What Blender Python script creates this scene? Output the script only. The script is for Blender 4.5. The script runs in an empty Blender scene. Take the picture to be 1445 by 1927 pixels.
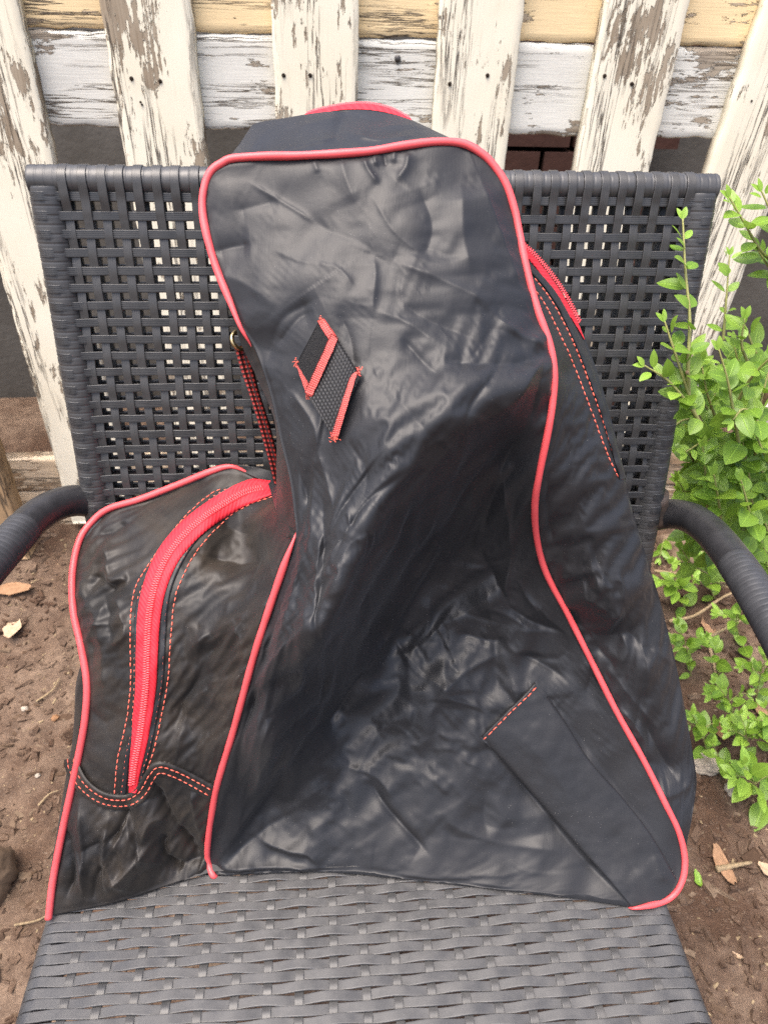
import bpy, math, random
import numpy as np
from mathutils import Vector, Matrix, geometry

# ------------------------------------------------------------------ camera, sky, sun, exposure
F = 1336.0; TH = math.radians(35.3); RHO = math.radians(1.7); H = 1.0
_r0 = np.array([1, 0, 0.]); _d0 = np.array([0, -math.sin(TH), -math.cos(TH)]); FW = np.array([0, math.cos(TH), -math.sin(TH)])
RT = math.cos(RHO)*_r0 - math.sin(RHO)*_d0
DN = math.sin(RHO)*_r0 + math.cos(RHO)*_d0
CAM = np.array([0, 0, H])
scene = bpy.context.scene
col = scene.collection
cd = bpy.data.cameras.new('camera'); cam = bpy.data.objects.new('camera', cd); col.objects.link(cam)
cd.sensor_fit = 'VERTICAL'; cd.sensor_height = 36; cd.sensor_width = 27; cd.lens = F/1927*36
cd.clip_start = 0.02; cd.clip_end = 200
cd.dof.use_dof = True; cd.dof.focus_distance = 0.53; cd.dof.aperture_fstop = 15
M = Matrix(((RT[0], -DN[0], -FW[0], 0), (RT[1], -DN[1], -FW[1], 0), (RT[2], -DN[2], -FW[2], H), (0, 0, 0, 1)))
cam.matrix_world = M
scene.camera = cam
SUN_EL = 72.0; SUN_AZ = 225.0          # azimuth clockwise from +Y: behind the photographer, a little to the left
w = bpy.data.worlds.new('World'); scene.world = w; w.use_nodes = True
nt = w.node_tree; bg = nt.nodes['Background']
sky = nt.nodes.new('ShaderNodeTexSky'); sky.sky_type = 'NISHITA'; sky.sun_disc = False
sky.sun_elevation = math.radians(SUN_EL); sky.sun_rotation = math.radians(SUN_AZ)
sky.air_density = 0.8; sky.dust_density = 6.0; sky.ozone_density = 0.6
nt.links.new(sky.outputs[0], bg.inputs[0]); bg.inputs[1].default_value = 0.15
sl = bpy.data.lights.new('sun', 'SUN'); sl.energy = 0.9; sl.angle = math.radians(50); sl.color = (1, .98, .95)
so = bpy.data.objects.new('sun', sl); col.objects.link(so)
sd = Vector((math.sin(math.radians(SUN_AZ))*math.cos(math.radians(SUN_EL)), math.cos(math.radians(SUN_AZ))*math.cos(math.radians(SUN_EL)), math.sin(math.radians(SUN_EL))))
so.rotation_euler = sd.to_track_quat('Z', 'Y').to_euler()
scene.view_settings.view_transform = 'Standard'; scene.view_settings.look = 'None'
scene.view_settings.exposure = 1.58; scene.view_settings.gamma = 1.0; scene.view_settings.use_curve_mapping = False
scene.render.engine = 'CYCLES'; scene.cycles.max_bounces = 6; scene.cycles.use_denoising = False; scene.cycles.use_adaptive_sampling = False; scene.cycles.sample_clamp_indirect = 4; scene.cycles.caustics_reflective = False

rng = np.random.default_rng(7); random.seed(7)

# ------------------------------------------------------------------ small helpers
def P(u, v, d):
    u = np.asarray(u, float)[..., None]; v = np.asarray(v, float)[..., None]; d = np.asarray(d, float)[..., None]
    return CAM + (FW + (u-722.5)/F*RT + (v-963.5)/F*DN)*d
def on_z(u, v, z):
    r = FW + (u-722.5)/F*RT + (v-963.5)/F*DN
    return CAM + r*((z-H)/r[2])
def d_on_z(u, v, z):
    rz = FW[2] + (np.asarray(u, float)-722.5)/F*RT[2] + (np.asarray(v, float)-963.5)/F*DN[2]
    return (z-H)/rz
def on_plane(u, v, p0, n):
    r = FW + (u-722.5)/F*RT + (v-963.5)/F*DN
    return CAM + r*(np.dot(p0-CAM, n)/np.dot(r, n))

def thing(name, label, cat, loc=(0, 0, 0), group=None):
    o = bpy.data.objects.new(name, None); col.objects.link(o); o.location = loc; o.empty_display_size = .05
    o['label'] = label; o['category'] = cat
    if group: o['group'] = group
    return o
def link(name, me, mat, parent=None, kind=None, label=None):
    o = bpy.data.objects.new(name, me); col.objects.link(o)
    if mat and not me.materials: me.materials.append(mat)
    if parent is not None: o.parent = parent
    if kind: o['kind'] = kind
    if label: o['label'] = label
    return o
def world_of(o):
    v = Vector((0, 0, 0))
    while o is not None: v += o.location; o = o.parent
    return np.array(v)
def mesh(name, V, Fc, mat, parent=None, uv=None, smooth=True, kind=None, label=None, origin=None):
    """V in world coordinates; the object's origin is its centre (or ORIGIN); parents are unrotated."""
    V = np.asarray(V, float); org = V.mean(0) if origin is None else np.asarray(origin, float)
    me = bpy.data.meshes.new(name)
    me.from_pydata((V-org).tolist(), [], Fc if isinstance(Fc, list) else Fc.tolist()); me.update()
    if smooth: me.polygons.foreach_set('use_smooth', [True]*len(me.polygons))
    if uv is not None:
        L = me.uv_layers.new(name='UVMap'); li = np.empty(len(me.loops), int); me.loops.foreach_get('vertex_index', li)
        L.data.foreach_set('uv', np.asarray(uv, float)[li].ravel())
    o = link(name, me, mat, parent, kind, label)
    o.location = org - (world_of(parent) if parent is not None else 0)
    return o
def grid_faces(n, m, close=False):
    i = np.arange(n-1)[:, None]; j = np.arange(m if close else m-1)[None]
    a = i*m+j; b = i*m+(j+1) % m
    return np.stack([a, b, b+m, a+m], -1).reshape(-1, 4)
def cr(pts, n):
    """Catmull-Rom through points, n samples evenly spaced."""
    p = np.asarray(pts, float); p = np.vstack([2*p[0]-p[1], p, 2*p[-1]-p[-2]]); out = []
    for i in range(1, len(p)-2):
        t = np.linspace(0, 1, 16, endpoint=False)[:, None]
        out.append(.5*((2*p[i])+(p[i+1]-p[i-1])*t+(2*p[i-1]-5*p[i]+4*p[i+1]-p[i+2])*t**2+(-p[i-1]+3*p[i]-3*p[i+1]+p[i+2])*t**3))
    out = np.vstack(out+[p[-2:-1]])
    s = np.r_[0, np.cumsum(np.linalg.norm(np.diff(out[:, :2], axis=0), axis=1))]
    q = np.linspace(0, s[-1], n)
    return np.stack([np.interp(q, s, out[:, k]) for k in range(out.shape[1])], 1)
def nrm(a): return a/np.maximum(np.linalg.norm(a, axis=-1, keepdims=True), 1e-12)
def frames(path, up):
    T = nrm(np.gradient(path, axis=0)); up = np.broadcast_to(np.asarray(up, float), path.shape)
    S = nrm(np.cross(T, up)); U = np.cross(S, T); return T, S, U
def tube_geo(path, r, k=10, up=(0, 0.2, 1)):
    path = np.asarray(path, float); n = len(path); r = np.broadcast_to(np.asarray(r, float), (n,))
    T, S, U = frames(path, up)
    a = np.linspace(0, 2*np.pi, k, endpoint=False)
    V = path[:, None]+r[:, None, None]*(np.cos(a)[None, :, None]*S[:, None]+np.sin(a)[None, :, None]*U[:, None])
    V = V.reshape(-1, 3); Fc = grid_faces(n, k, True).tolist()
    Fc.append(list(range(k))[::-1]); Fc.append([(n-1)*k+i for i in range(k)])
    return V, Fc
def strip_geo(path, nor, wd, ribs=5, h=.0011, thick=.0009, lift=0.):
    """flat ribbed band along path, ribs running lengthwise, closed underneath"""
    path = np.asarray(path, float); T = nrm(np.gradient(path, axis=0)); N = nrm(nor - (nor*T).sum(1, keepdims=True)*T); S = np.cross(T, N)
    m = ribs*2+1; x = np.linspace(-.5, .5, m)*wd; z = np.where(np.arange(m) % 2, h, 0.)
    z[0] = z[-1] = -h*.6
    x = np.r_[x, .47*wd, -.47*wd]; z = np.r_[z, -thick, -thick]
    V = path[:, None]+x[None, :, None]*S[:, None]+(z[None, :, None]+lift)*N[:, None]
    k = m+2; n = len(path); Fc = grid_faces(n, k, True).tolist()
    Fc.append(list(range(k))[::-1]); Fc.append([(n-1)*k+i for i in range(k)])
    return V.reshape(-1, 3), Fc
class MB:
    def __init__(s): s.V = []; s.F = []; s.n = 0
    def add(s, V, Fc):
        V = np.asarray(V, float); s.V.append(V); Fc = Fc if isinstance(Fc, list) else Fc.tolist()
        s.F += [[i+s.n for i in f] for f in Fc]; s.n += len(V)
    def build(s, name, mat, parent=None, **k): return mesh(name, np.vstack(s.V), s.F, mat, parent, **k)

def perlin(x, y, seed=0):
    g = np.random.default_rng(seed).random((64, 64))*2*np.pi; gx = np.cos(g); gy = np.sin(g)
    xi = np.floor(x).astype(int); yi = np.floor(y).astype(int); xf = x-xi; yf = y-yi
    def dot(ix, iy, fx, fy): return gx[ix % 64, iy % 64]*fx+gy[ix % 64, iy % 64]*fy
    u = xf**3*(xf*(xf*6-15)+10); v = yf**3*(yf*(yf*6-15)+10)
    a = dot(xi, yi, xf, yf); b = dot(xi+1, yi, xf-1, yf); c = dot(xi, yi+1, xf, yf-1); d = dot(xi+1, yi+1, xf-1, yf-1)
    return (a+(b-a)*u)*(1-v)+(c+(d-c)*u)*v
def fbm(x, y, o=4, seed=0):
    s = 0; a = 1.
    for k in range(o): s = s+a*perlin(x*2**k, y*2**k, seed+k); a *= .5
    return s

# ------------------------------------------------------------------ node material helpers
class Mat:
    def __init__(s, name, rough=.5, spec=.5):
        s.m = bpy.data.materials.new(name); s.m.use_nodes = True; s.t = s.m.node_tree; s.n = s.t.nodes; s.l = s.t.links
        s.b = s.n['Principled BSDF']; s.b.inputs['Roughness'].default_value = rough; s.b.inputs['Specular IOR Level'].default_value = spec
    def node(s, t, **k):
        n = s.n.new(t)
        for a, b in k.items(): setattr(n, a, b)
        return n
    def inp(s, sock, v):
        if isinstance(v, bpy.types.NodeSocket): s.l.new(v, sock)
        elif v is not None: sock.default_value = v
    def coord(s, kind='Object', scale=(1, 1, 1), rand=0.):
        c = s.node('ShaderNodeTexCoord'); mp = s.node('ShaderNodeMapping'); s.l.new(c.outputs[kind], mp.inputs[0]); mp.inputs['Scale'].default_value = scale
        if rand:
            oi = s.node('ShaderNodeObjectInfo'); mu = s.math('MULTIPLY', oi.outputs['Random'], rand); s.l.new(mu, mp.inputs['Location'])
        return mp.outputs[0]
    def noise(s, vec, scale, detail=4, rough=.55, dist=0.):
        n = s.node('ShaderNodeTexNoise'); s.l.new(vec, n.inputs['Vector']); n.inputs['Scale'].default_value = scale
        n.inputs['Detail'].default_value = detail; n.inputs['Roughness'].default_value = rough; n.inputs['Distortion'].default_value = dist
        return n.outputs['Fac']
    def wave(s, vec, scale, axis='X', dist=0., prof='SIN'):
        n = s.node('ShaderNodeTexWave', bands_direction=axis, wave_profile=prof); s.l.new(vec, n.inputs['Vector']); n.inputs['Scale'].default_value = scale; n.inputs['Distortion'].default_value = dist
        return n.outputs['Fac']
    def math(s, op, a, b=None, clamp=False):
        n = s.node('ShaderNodeMath', operation=op, use_clamp=clamp); s.inp(n.inputs[0], a)
        if b is not None: s.inp(n.inputs[1], b)
        return n.outputs[0]
    def ramp(s, f, a, b, lo=0., hi=1.):
        n = s.node('ShaderNodeMapRange'); n.clamp = True; s.l.new(f, n.inputs[0])
        for i, v in enumerate((a, b, lo, hi)): n.inputs[1+i].default_value = v
        return n.outputs[0]
    def mix(s, f, a, b):
        n = s.node('ShaderNodeMix', data_type='RGBA'); s.inp(n.inputs[0], f)
        for sock, v in ((n.inputs[6], a), (n.inputs[7], b)):
            if isinstance(v, tuple) and len(v) == 3: v = (*v, 1)
            s.inp(sock, v)
        return n.outputs[2]
    def bump(s, hgt, dist, strength=1., prev=None):
        n = s.node('ShaderNodeBump'); s.l.new(hgt, n.inputs['Height']); n.inputs['Distance'].default_value = dist; n.inputs['Strength'].default_value = strength
        if prev is not None: s.l.new(prev, n.inputs['Normal'])
        return n.outputs[0]
    def set(s, color=None, rough=None, normal=None, **k):
        if isinstance(color, tuple) and len(color) == 3: color = (*color, 1)
        s.inp(s.b.inputs['Base Color'], color); s.inp(s.b.inputs['Roughness'], rough)
        if normal is not None: s.l.new(normal, s.b.inputs['Normal'])
        for a, v in k.items(): s.inp(s.b.inputs[a.replace('_', ' ')], v)
        return s.m

def painted_wood(name, paint, paint2, bare, bare2, thr, cool=0.):
    m = Mat(name, .75, .25)
    uv = m.coord('UV', (1, 1, 1), 7.3)
    st = m.node('ShaderNodeMapping'); m.l.new(uv, st.inputs[0]); st.inputs['Scale'].default_value = (1, .13, 1); st = st.outputs[0]
    st3 = m.node('ShaderNodeMapping'); m.l.new(uv, st3.inputs[0]); st3.inputs['Scale'].default_value = (1, .30, 1); st3 = st3.outputs[0]
    st2 = m.node('ShaderNodeMapping'); m.l.new(uv, st2.inputs[0]); st2.inputs['Scale'].default_value = (1, .035, 1); st2 = st2.outputs[0]
    big = m.noise(st3, 30, 6, .66, .5); fine = m.noise(st, 190, 5, .7); blot = m.noise(uv, 6.5, 2, .5)
    s = m.math('ADD', m.math('MULTIPLY', big, .52), m.math('ADD', m.math('MULTIPLY', fine, .32), m.math('MULTIPLY', blot, .36)))
    mask = m.ramp(s, thr, thr+.012)                      # 1 = paint
    crk = m.noise(st2, 120, 4, .6); cracks = m.ramp(m.math('ABSOLUTE', m.math('SUBTRACT', crk, .5)), .004, .03)
    gate = m.ramp(m.noise(st, 22, 2), .48, .60)
    cracks = m.math('MAXIMUM', cracks, m.math('SUBTRACT', 1, gate))
    grain = m.noise(st2, 420, 4, .7)
    tone = m.noise(uv, 9, 4, .6)
    pc = m.mix(m.ramp(tone, .35, .7), paint, paint2)
    dirt = m.noise(st, 60, 6, .7)
    pc = m.mix(m.ramp(dirt, .58, .85, 0, .45), pc, bare2)
    bc = m.mix(m.ramp(grain, .3, .7), bare, bare2)
    bc = m.mix(m.ramp(m.noise(uv, 14, 3), .45, .7, 0, .7), bc, (.42, .36, .27))
    c = m.mix(mask, bc, pc); c = m.mix(m.math('SUBTRACT', 1, cracks), c, (.10, .08, .06))
    b = m.bump(mask, .0022); b = m.bump(grain, .0007, .6, b); b = m.bump(cracks, .0012, 1, b)
    return m.set(c, m.ramp(mask, 0, 1, .9, .62), b)
M_PICKET = painted_wood('weathered_white_paint', (.80, .75, .60), (.76, .70, .54), (.24, .185, .125), (.36, .30, .22), .533)
M_RAIL = painted_wood('weathered_grey_white_paint', (.68, .67, .60), (.60, .59, .53), (.25, .20, .15), (.33, .29, .23), .528)
M_CREAM = painted_wood('weathered_cream_paint', (.80, .63, .37), (.74, .57, .32), (.38, .29, .19), (.46, .38, .28), .515)
M_LOWRAIL = painted_wood('bare_tan_wood', (.62, .50, .36), (.52, .41, .28), (.30, .20, .12), (.38, .27, .17), .57)

M_STAKE = painted_wood('brown_bare_wood', (.34, .23, .13), (.30, .20, .11), (.22, .14, .08), (.28, .19, .11), .55)

def plastic(name, c, rough, cc=None):
    m = Mat(name, rough, .5); o = m.coord('Object', rand=3.)
    n = m.noise(o, 60, 4, .6); d = m.noise(o, 900, 3, .6)
    c1 = m.mix(m.ramp(n, .35, .75), c, cc or tuple(x*1.5 for x in c))
    c1 = m.mix(m.ramp(d, .70, .76, 0, .5), c1, (.30, .28, .25))
    return m.set(c1, m.ramp(n, .3, .7, rough-.08, rough+.1), m.bump(d, .0001, .4))
M_WEAVE = plastic('black_resin_weave', (.0425, .0425, .0425), .38)
M_SEAT = plastic('dusty_black_resin_weave', (.052, .0525, .054), .44, (.088, .087, .086))
M_TUBE = plastic('black_painted_tube', (.020, .020, .022), .36)
M_WRAPTUBE = plastic('grey_black_wrap', (.032, .033, .036), .42)
M_RUST = plastic('rusty_bracket', (.03, .027, .025), .7, (.12, .075, .05))

def nylon(name, base, rough, dirt=.0, dirtc=(.06, .047, .034)):
    m = Mat(name, rough, .31); o = m.coord('Object'); uv = m.coord('UV')
    br = m.node('ShaderNodeMapping'); m.l.new(o, br.inputs[0]); br.inputs['Scale'].default_value = (1, .12, .12)
    thr = m.noise(br.outputs[0], 900, 2, .6)
    n = m.noise(o, 26, 5, .6); sp = m.noise(o, 1500, 1, .5); sp2 = m.noise(o, 11, 2)
    c = m.mix(m.ramp(n, .3, .75), base, tuple(x*1.35 for x in base))
    if dirt: c = m.mix(m.ramp(m.noise(o, 16, 5, .65, .5), .42, .72, 0, dirt), c, dirtc)
    spk = m.math('MULTIPLY', m.ramp(sp, .76, .80), m.ramp(sp2, .4, .62))
    c = m.mix(m.math('MULTIPLY', spk, .55), c, (.55, .53, .50))
    b = m.bump(thr, .00012, .5); b = m.bump(m.noise(o, 420, 3, .6), .00025, .25, b)
    r = m.ramp(n, .3, .7, rough-.02, rough+.03)
    return m.set(c, m.math('ADD', r, m.math('MULTIPLY', spk, .3)), b, Sheen_Weight=.05, Sheen_Roughness=.4)
M_NYL = nylon('black_nylon', (.0145, .0152, .0172), .43, .06)
M_NYLD = nylon('dusty_black_nylon', (.0125, .0118, .0115), .47, .55)
M_PIPE = Mat('red_vinyl_piping', .38, .5)
_o = M_PIPE.coord('Object'); _n = M_PIPE.noise(_o, 40, 4)
M_PIPE = M_PIPE.set(M_PIPE.mix(M_PIPE.ramp(_n, .35, .7), (.73, .095, .102), (.64, .07, .077)), M_PIPE.ramp(_n, .3, .7, .40, .52), M_PIPE.bump(M_PIPE.noise(_o, 500, 3), .0002, .3))
m = Mat('red_zip_tape', .6, .3); _u = m.coord('UV'); _w = m.wave(_u, .314, 'DIAGONAL'); M_TAPE = m.set(m.mix(_w, (.60, .018, .032), (.70, .03, .045)), .62, m.bump(_w, .00015))
m = Mat('red_zip_coil', .35, .5); M_COIL = m.set((.80, .085, .10), .4)
m = Mat('coral_thread', .6, .3); M_THREAD = m.set((.78, .15, .10), .6)
def webbing(name, a, b, sc, rough=.6, axis='X'):
    m = Mat(name, rough, .4); u = m.coord('UV', (sc, sc, sc))
    w1 = m.wave(u, .314, 'X'); w2 = m.wave(u, .314, 'Y'); ck = m.math('MULTIPLY', w1, w2)
    return m.set(m.mix(ck, a, b), rough, m.bump(ck, .0005))
M_WEBBLK = webbing('black_webbing', (.008, .008, .008), (.055, .055, .058), 1.)
M_WEBRED = webbing('coral_webbing_edge', (.45, .05, .045), (.80, .20, .17), 1.)
M_STRAP = webbing('red_black_strap', (.010, .006, .006), (.55, .045, .035), 1.)
m = Mat('hook_and_loop', .95, .1); _n = m.noise(m.coord('Object'), 2200, 2, .6); M_HOOK = m.set(m.mix(_n, (.004, .004, .004), (.05, .05, .052)), .9, m.bump(_n, .0012))
m = Mat('brass_ring', .3, .5); M_BRASS = m.set((.55, .42, .22), .32, Metallic=1.0)
m = Mat('dark_steel', .5, .5); M_STEEL = m.set((.10, .095, .09), .5, Metallic=.6)
m = Mat('nail_hole_dark', .9, .1); M_HOLE = m.set((.03, .022, .016), .9)

m = Mat('garden_soil', .95, .15); o = m.coord('Object')
a = m.noise(o, 5, 5, .6); b_ = m.noise(o, 45, 6, .7); c_ = m.noise(o, 260, 4, .7)
cc = m.mix(m.ramp(a, .4, .62), (.085, .050, .032), (.195, .138, .098)); cc = m.mix(m.ramp(b_, .35, .72, 0, .8), cc, (.045, .028, .02)); cc = m.mix(m.ramp(c_, .58, .75, 0, .7), cc, (.27, .21, .16))
M_SOIL = m.set(cc, .95, m.bump(c_, .003, .6, m.bump(b_, .008, .7)))
def litter_mat(name, a, b):
    m = Mat(name, .85, .2); oi = m.node('ShaderNodeObjectInfo'); gi = m.node('ShaderNodeNewGeometry')
    f = m.math('ADD', oi.outputs['Random'], gi.outputs['Random Per Island']); f = m.math('FRACT', f)
    n = m.noise(m.coord('Object'), 120, 4); return m.set(m.mix(n, m.mix(f, a, b), tuple(.5*x for x in a)), .85, m.bump(n, .001, .5))
M_CHIP = litter_mat('bark_chips', (.085, .05, .03), (.30, .22, .15))
M_DEAD = litter_mat('dead_leaf', (.30, .16, .08), (.50, .32, .20))
M_PALEDEAD = litter_mat('pale_dead_leaf', (.55, .38, .24), (.62, .48, .34))
M_STONE = litter_mat('pale_stone', (.40, .34, .27), (.50, .43, .35))
M_CLOD = litter_mat('brown_clod', (.20, .14, .095), (.28, .20, .14))
M_TWIG = litter_mat('dry_twig', (.30, .22, .13), (.42, .32, .19))
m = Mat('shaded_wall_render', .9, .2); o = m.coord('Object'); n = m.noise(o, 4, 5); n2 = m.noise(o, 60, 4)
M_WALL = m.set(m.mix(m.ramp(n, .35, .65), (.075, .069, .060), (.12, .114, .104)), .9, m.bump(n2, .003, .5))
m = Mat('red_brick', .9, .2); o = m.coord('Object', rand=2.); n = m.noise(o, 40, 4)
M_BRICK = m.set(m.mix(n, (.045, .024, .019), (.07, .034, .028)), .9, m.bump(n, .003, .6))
def leafmat(name, a, b, tip):
    m = Mat(name, .38, .45); oi = m.node('ShaderNodeObjectInfo'); gi = m.node('ShaderNodeNewGeometry')
    f = m.math('FRACT', m.math('ADD', oi.outputs['Random'], gi.outputs['Random Per Island']))
    n = m.noise(m.coord('Object', rand=5.), 70, 3)
    uv = m.coord('UV'); sx = m.node('ShaderNodeSeparateXYZ'); m.l.new(uv, sx.inputs[0])
    rib = m.ramp(m.math('ABSOLUTE', m.math('SUBTRACT', sx.outputs[0], .5)), .0, .045)
    c = m.mix(f, a, b); c = m.mix(m.ramp(n, .4, .7, 0, .5), c, tip); c = m.mix(m.math('SUBTRACT', 1, rib), c, tuple(1.5*x for x in b))
    p = m.set(c, m.ramp(n, .3, .7, .32, .5), m.bump(rib, .0004, .5))
    tr = m.node('ShaderNodeBsdfTranslucent'); m.l.new(m.mix(.5, c, (.20, .34, .03)), tr.inputs[0])
    mx = m.node('ShaderNodeMixShader'); mx.inputs[0].default_value = .35; m.l.new(m.b.outputs[0], mx.inputs[1]); m.l.new(tr.outputs[0], mx.inputs[2])
    m.l.new(mx.outputs[0], m.n['Material Output'].inputs[0]); return p
M_LEAF = leafmat('privet_leaf', (.12, .24, .022), (.19, .32, .035), (.24, .38, .05))
M_YOUNG = leafmat('young_privet_leaf', (.20, .36, .04), (.28, .45, .06), (.32, .48, .08))
m = Mat('green_stem', .6, .3); M_STEM = m.set((.26, .26, .09), .6)
m = Mat('woody_stem', .8, .2); n = m.noise(m.coord('Object'), 90, 4); M_WOOD = m.set(m.mix(n, (.13, .085, .05), (.25, .18, .11)), .8, m.bump(n, .001))

# ------------------------------------------------------------------ ground and what is behind the fence
FA = math.radians(4); FN = np.array([-math.sin(FA), math.cos(FA), 0]); FX = np.array([math.cos(FA), math.sin(FA), 0]); FP = np.array([0, 1.2, 0])
def ground_z(x, y):
    x = np.asarray(x, float); y = np.asarray(y, float)
    t = np.clip((y-.55)/.6, 0, 1); s = t*t*(3-2*t)*.11
    z = s+.018*fbm(x*3, y*3, 3, 5)+.009*fbm(x*11, y*11, 3, 9)+.0035*np.abs(fbm(x*38, y*38, 3, 15))
    return z
def axis(c, half, n, far):
    a = np.linspace(c-half, c+half, n); e = half*np.geomspace(1.15, far/half, 12)
    return np.r_[c-e[::-1], a, c+e]
gx = axis(0, .95, 230, 40); gy = axis(.75, .85, 210, 40)
X, Y = np.meshgrid(gx, gy, indexing='ij'); Z = ground_z(X, Y)
mesh('ground', np.stack([X, Y, Z], -1).reshape(-1, 3), grid_faces(len(gx), len(gy))[:, ::-1], M_SOIL, kind='structure', origin=(0, 0, 0))

def box_geo(c, ex, ey, ez):
    c = np.asarray(c, float); V = [c+sx*ex+sy*ey+sz*ez for sx in (-1, 1) for sy in (-1, 1) for sz in (-1, 1)]
    return np.array(V), [[0, 1, 3, 2], [4, 6, 7, 5], [0, 4, 5, 1], [2, 3, 7, 6], [0, 2, 6, 4], [1, 5, 7, 3]]
UZ = np.array([0, 0, 1.])
wl = FP+FN*.62
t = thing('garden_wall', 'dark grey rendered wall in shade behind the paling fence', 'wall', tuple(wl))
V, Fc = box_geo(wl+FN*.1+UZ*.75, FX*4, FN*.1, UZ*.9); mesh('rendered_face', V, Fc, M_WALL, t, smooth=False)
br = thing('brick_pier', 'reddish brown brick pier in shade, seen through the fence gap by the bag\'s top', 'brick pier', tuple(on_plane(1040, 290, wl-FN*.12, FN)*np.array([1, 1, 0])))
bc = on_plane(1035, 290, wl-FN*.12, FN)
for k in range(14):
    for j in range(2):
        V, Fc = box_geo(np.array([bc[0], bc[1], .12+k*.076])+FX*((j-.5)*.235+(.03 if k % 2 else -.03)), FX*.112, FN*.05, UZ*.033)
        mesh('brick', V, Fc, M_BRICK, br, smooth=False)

# ------------------------------------------------------------------ fence
fence = thing('paling_fence', 'peeling white timber paling fence behind the black chair', 'fence', (0, 1.2, 0))
def board(name, c0, c1, wdir, tdir, width, thick, mat, parent, seed, rag=.0012, slope=(0, 0)):
    """rough-sawn board from c0 to c1 (centre line of its front face); width along wdir, body behind along tdir"""
    L = np.linalg.norm(c1-c0); n = max(8, int(L/.008)); s = np.linspace(0, 1, n); r = np.random.default_rng(seed)
    bev = .0025
    prof = np.array([(-.5, thick), (-.5, bev), (-.5+bev/width, 0)]+[(x, 0) for x in np.linspace(-.4, .4, 9)]+[(.5-bev/width, 0), (.5, bev), (.5, thick)])
    k = len(prof); V = np.zeros((n, k, 3)); uv = np.zeros((n, k, 2))
    e0 = rag*fbm(s*L*28, s*0+seed*1.7, 4, seed); e1 = rag*fbm(s*L*28, s*0+seed*1.7+9, 4, seed+3)
    for j, (x, dth) in enumerate(prof):
        e = e0 if x < -.45 else (e1 if x > .45 else 0*s)
        surf = .0006*fbm(s*L*10, s*0+x*9, 3, seed+5)+.0004*fbm(s*L*3, s*0+x*60, 2, seed+8)
        V[:, j] = c0+np.outer(s, c1-c0)+np.outer(x*width+e*2, wdir)+np.outer(dth+surf*(dth < .004), tdir)
        uv[:, j, 0] = x*width+dth; uv[:, j, 1] = s*L
    Fc = grid_faces(n, k, True).tolist(); Fc.append(list(range(k))); Fc.append([(n-1)*k+i for i in range(k)][::-1])
    return mesh(name, V.reshape(-1, 3), Fc, mat, parent, uv=uv.reshape(-1, 2))
picks = [(-147, -58), (187, 237, 357, 390), (512, 522, 672, 672), (830, 808, 988, 950), (1143, 1084, 1298, 1226), (1443, 1338, 1600, 1482)]
edges = [((-147, -60), (32, 102)), ((187, 237), (357, 390)), ((512, 521), (672, 673)), ((830, 809), (988, 951)), ((1143, 1083), (1298, 1226)), ((1443, 1337), (1603, 1483))]
def fence_pt(u, v, off=0.): return on_plane(u, v, FP+FN*off, FN)
pick_c = []
for i, ((l0, l1), (q0, q1)) in enumerate(edges):
    A0 = (fence_pt(l0, 0)+fence_pt(q0, 0))/2; A1 = (fence_pt(l1, 305)+fence_pt(q1, 305))/2
    wd = np.linalg.norm(fence_pt(q0, 0)-fence_pt(l0, 0))*.5+np.linalg.norm(fence_pt(q1, 305)-fence_pt(l1, 305))*.5
    dr = (A0-A1)/(A0[2]-A1[2]); top = A1+dr*(1.16-A1[2]); bot = A1+dr*(.13-A1[2])
    pk = board('picket', bot, top, FX, FN, wd, .022, M_PICKET, fence, 30+i)
    pick_c.append((A1, dr, wd))
for e, sgn in ((pick_c[0], -1), (pick_c[-1], 1)):      # one more beyond each edge of the frame
    for q in range(1, 7):
        A1, dr, wd = e; c = A1+FX*.231*sgn*q
        dr = np.array([0, 0, 1.]); board('picket', c+dr*(.13-c[2]), c+dr*(1.16-c[2]), FX, FN, .115, .022, M_PICKET, fence, 50+q*2+sgn)
def rail(name, z0, z1, mat, seed, off=.0225, thick=.03, xs=(-2.05, 2.05)):
    zc = (z0+z1)/2; c0 = FP*np.array([1, 1, 0])+FN*off+UZ*zc
    board(name, c0+FX*xs[0], c0+FX*xs[1], UZ, FN, z1-z0, thick, mat, fence, seed, rag=.0016)
zt = (fence_pt(60, 48, .0225)[2]+fence_pt(1400, 95, .0225)[2])/2; zb = (fence_pt(90, 232, .0225)[2]+fence_pt(1345, 265, .0225)[2])/2
rail('rail', zb, zt-.001, M_RAIL, 71)
rail('rail', zt+.001, zt+.105, M_CREAM, 72)
rail('rail', .196, .268, M_LOWRAIL, 73)
rail('gravel_board', .075, .192, M_LOWRAIL, 74, off=.025)
# nail holes, their dark depth painted as low discs, and a screw
def disc(name, c, n, r, mat, parent, h=.0012):
    n = nrm(np.asarray(n, float)); a = nrm(np.cross(n, UZ)); b = np.cross(n, a); k = 9
    th = np.linspace(0, 2*np.pi, k, endpoint=False)
    ring = lambda rr, hh: c+n*hh+rr*(np.cos(th)[:, None]*a+np.sin(th)[:, None]*b)
    V = np.vstack([ring(r, 0), ring(r*.9, h), [c+n*h*.6]]); Fc = grid_faces(2, k, True).tolist()+[[k+i, k+(i+1) % k, 2*k] for i in range(k)]
    return mesh(name, V, Fc, mat, parent)
for (u, v) in [(248, 148), (302, 153), (534, 142), (584, 142), (846, 158), (917, 142), (1137, 143), (1188, 158), (1413, 190), (265, 192), (268, 197)]:
    disc('nail_hole', fence_pt(u, v)+(-FN)*.0003, -FN, .0030 if v < 190 else .0016, M_HOLE, fence)
disc('screw', fence_pt(748, 110, .0225)-FN*.0003, -FN, .0048, M_STEEL, fence, .002)
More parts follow.
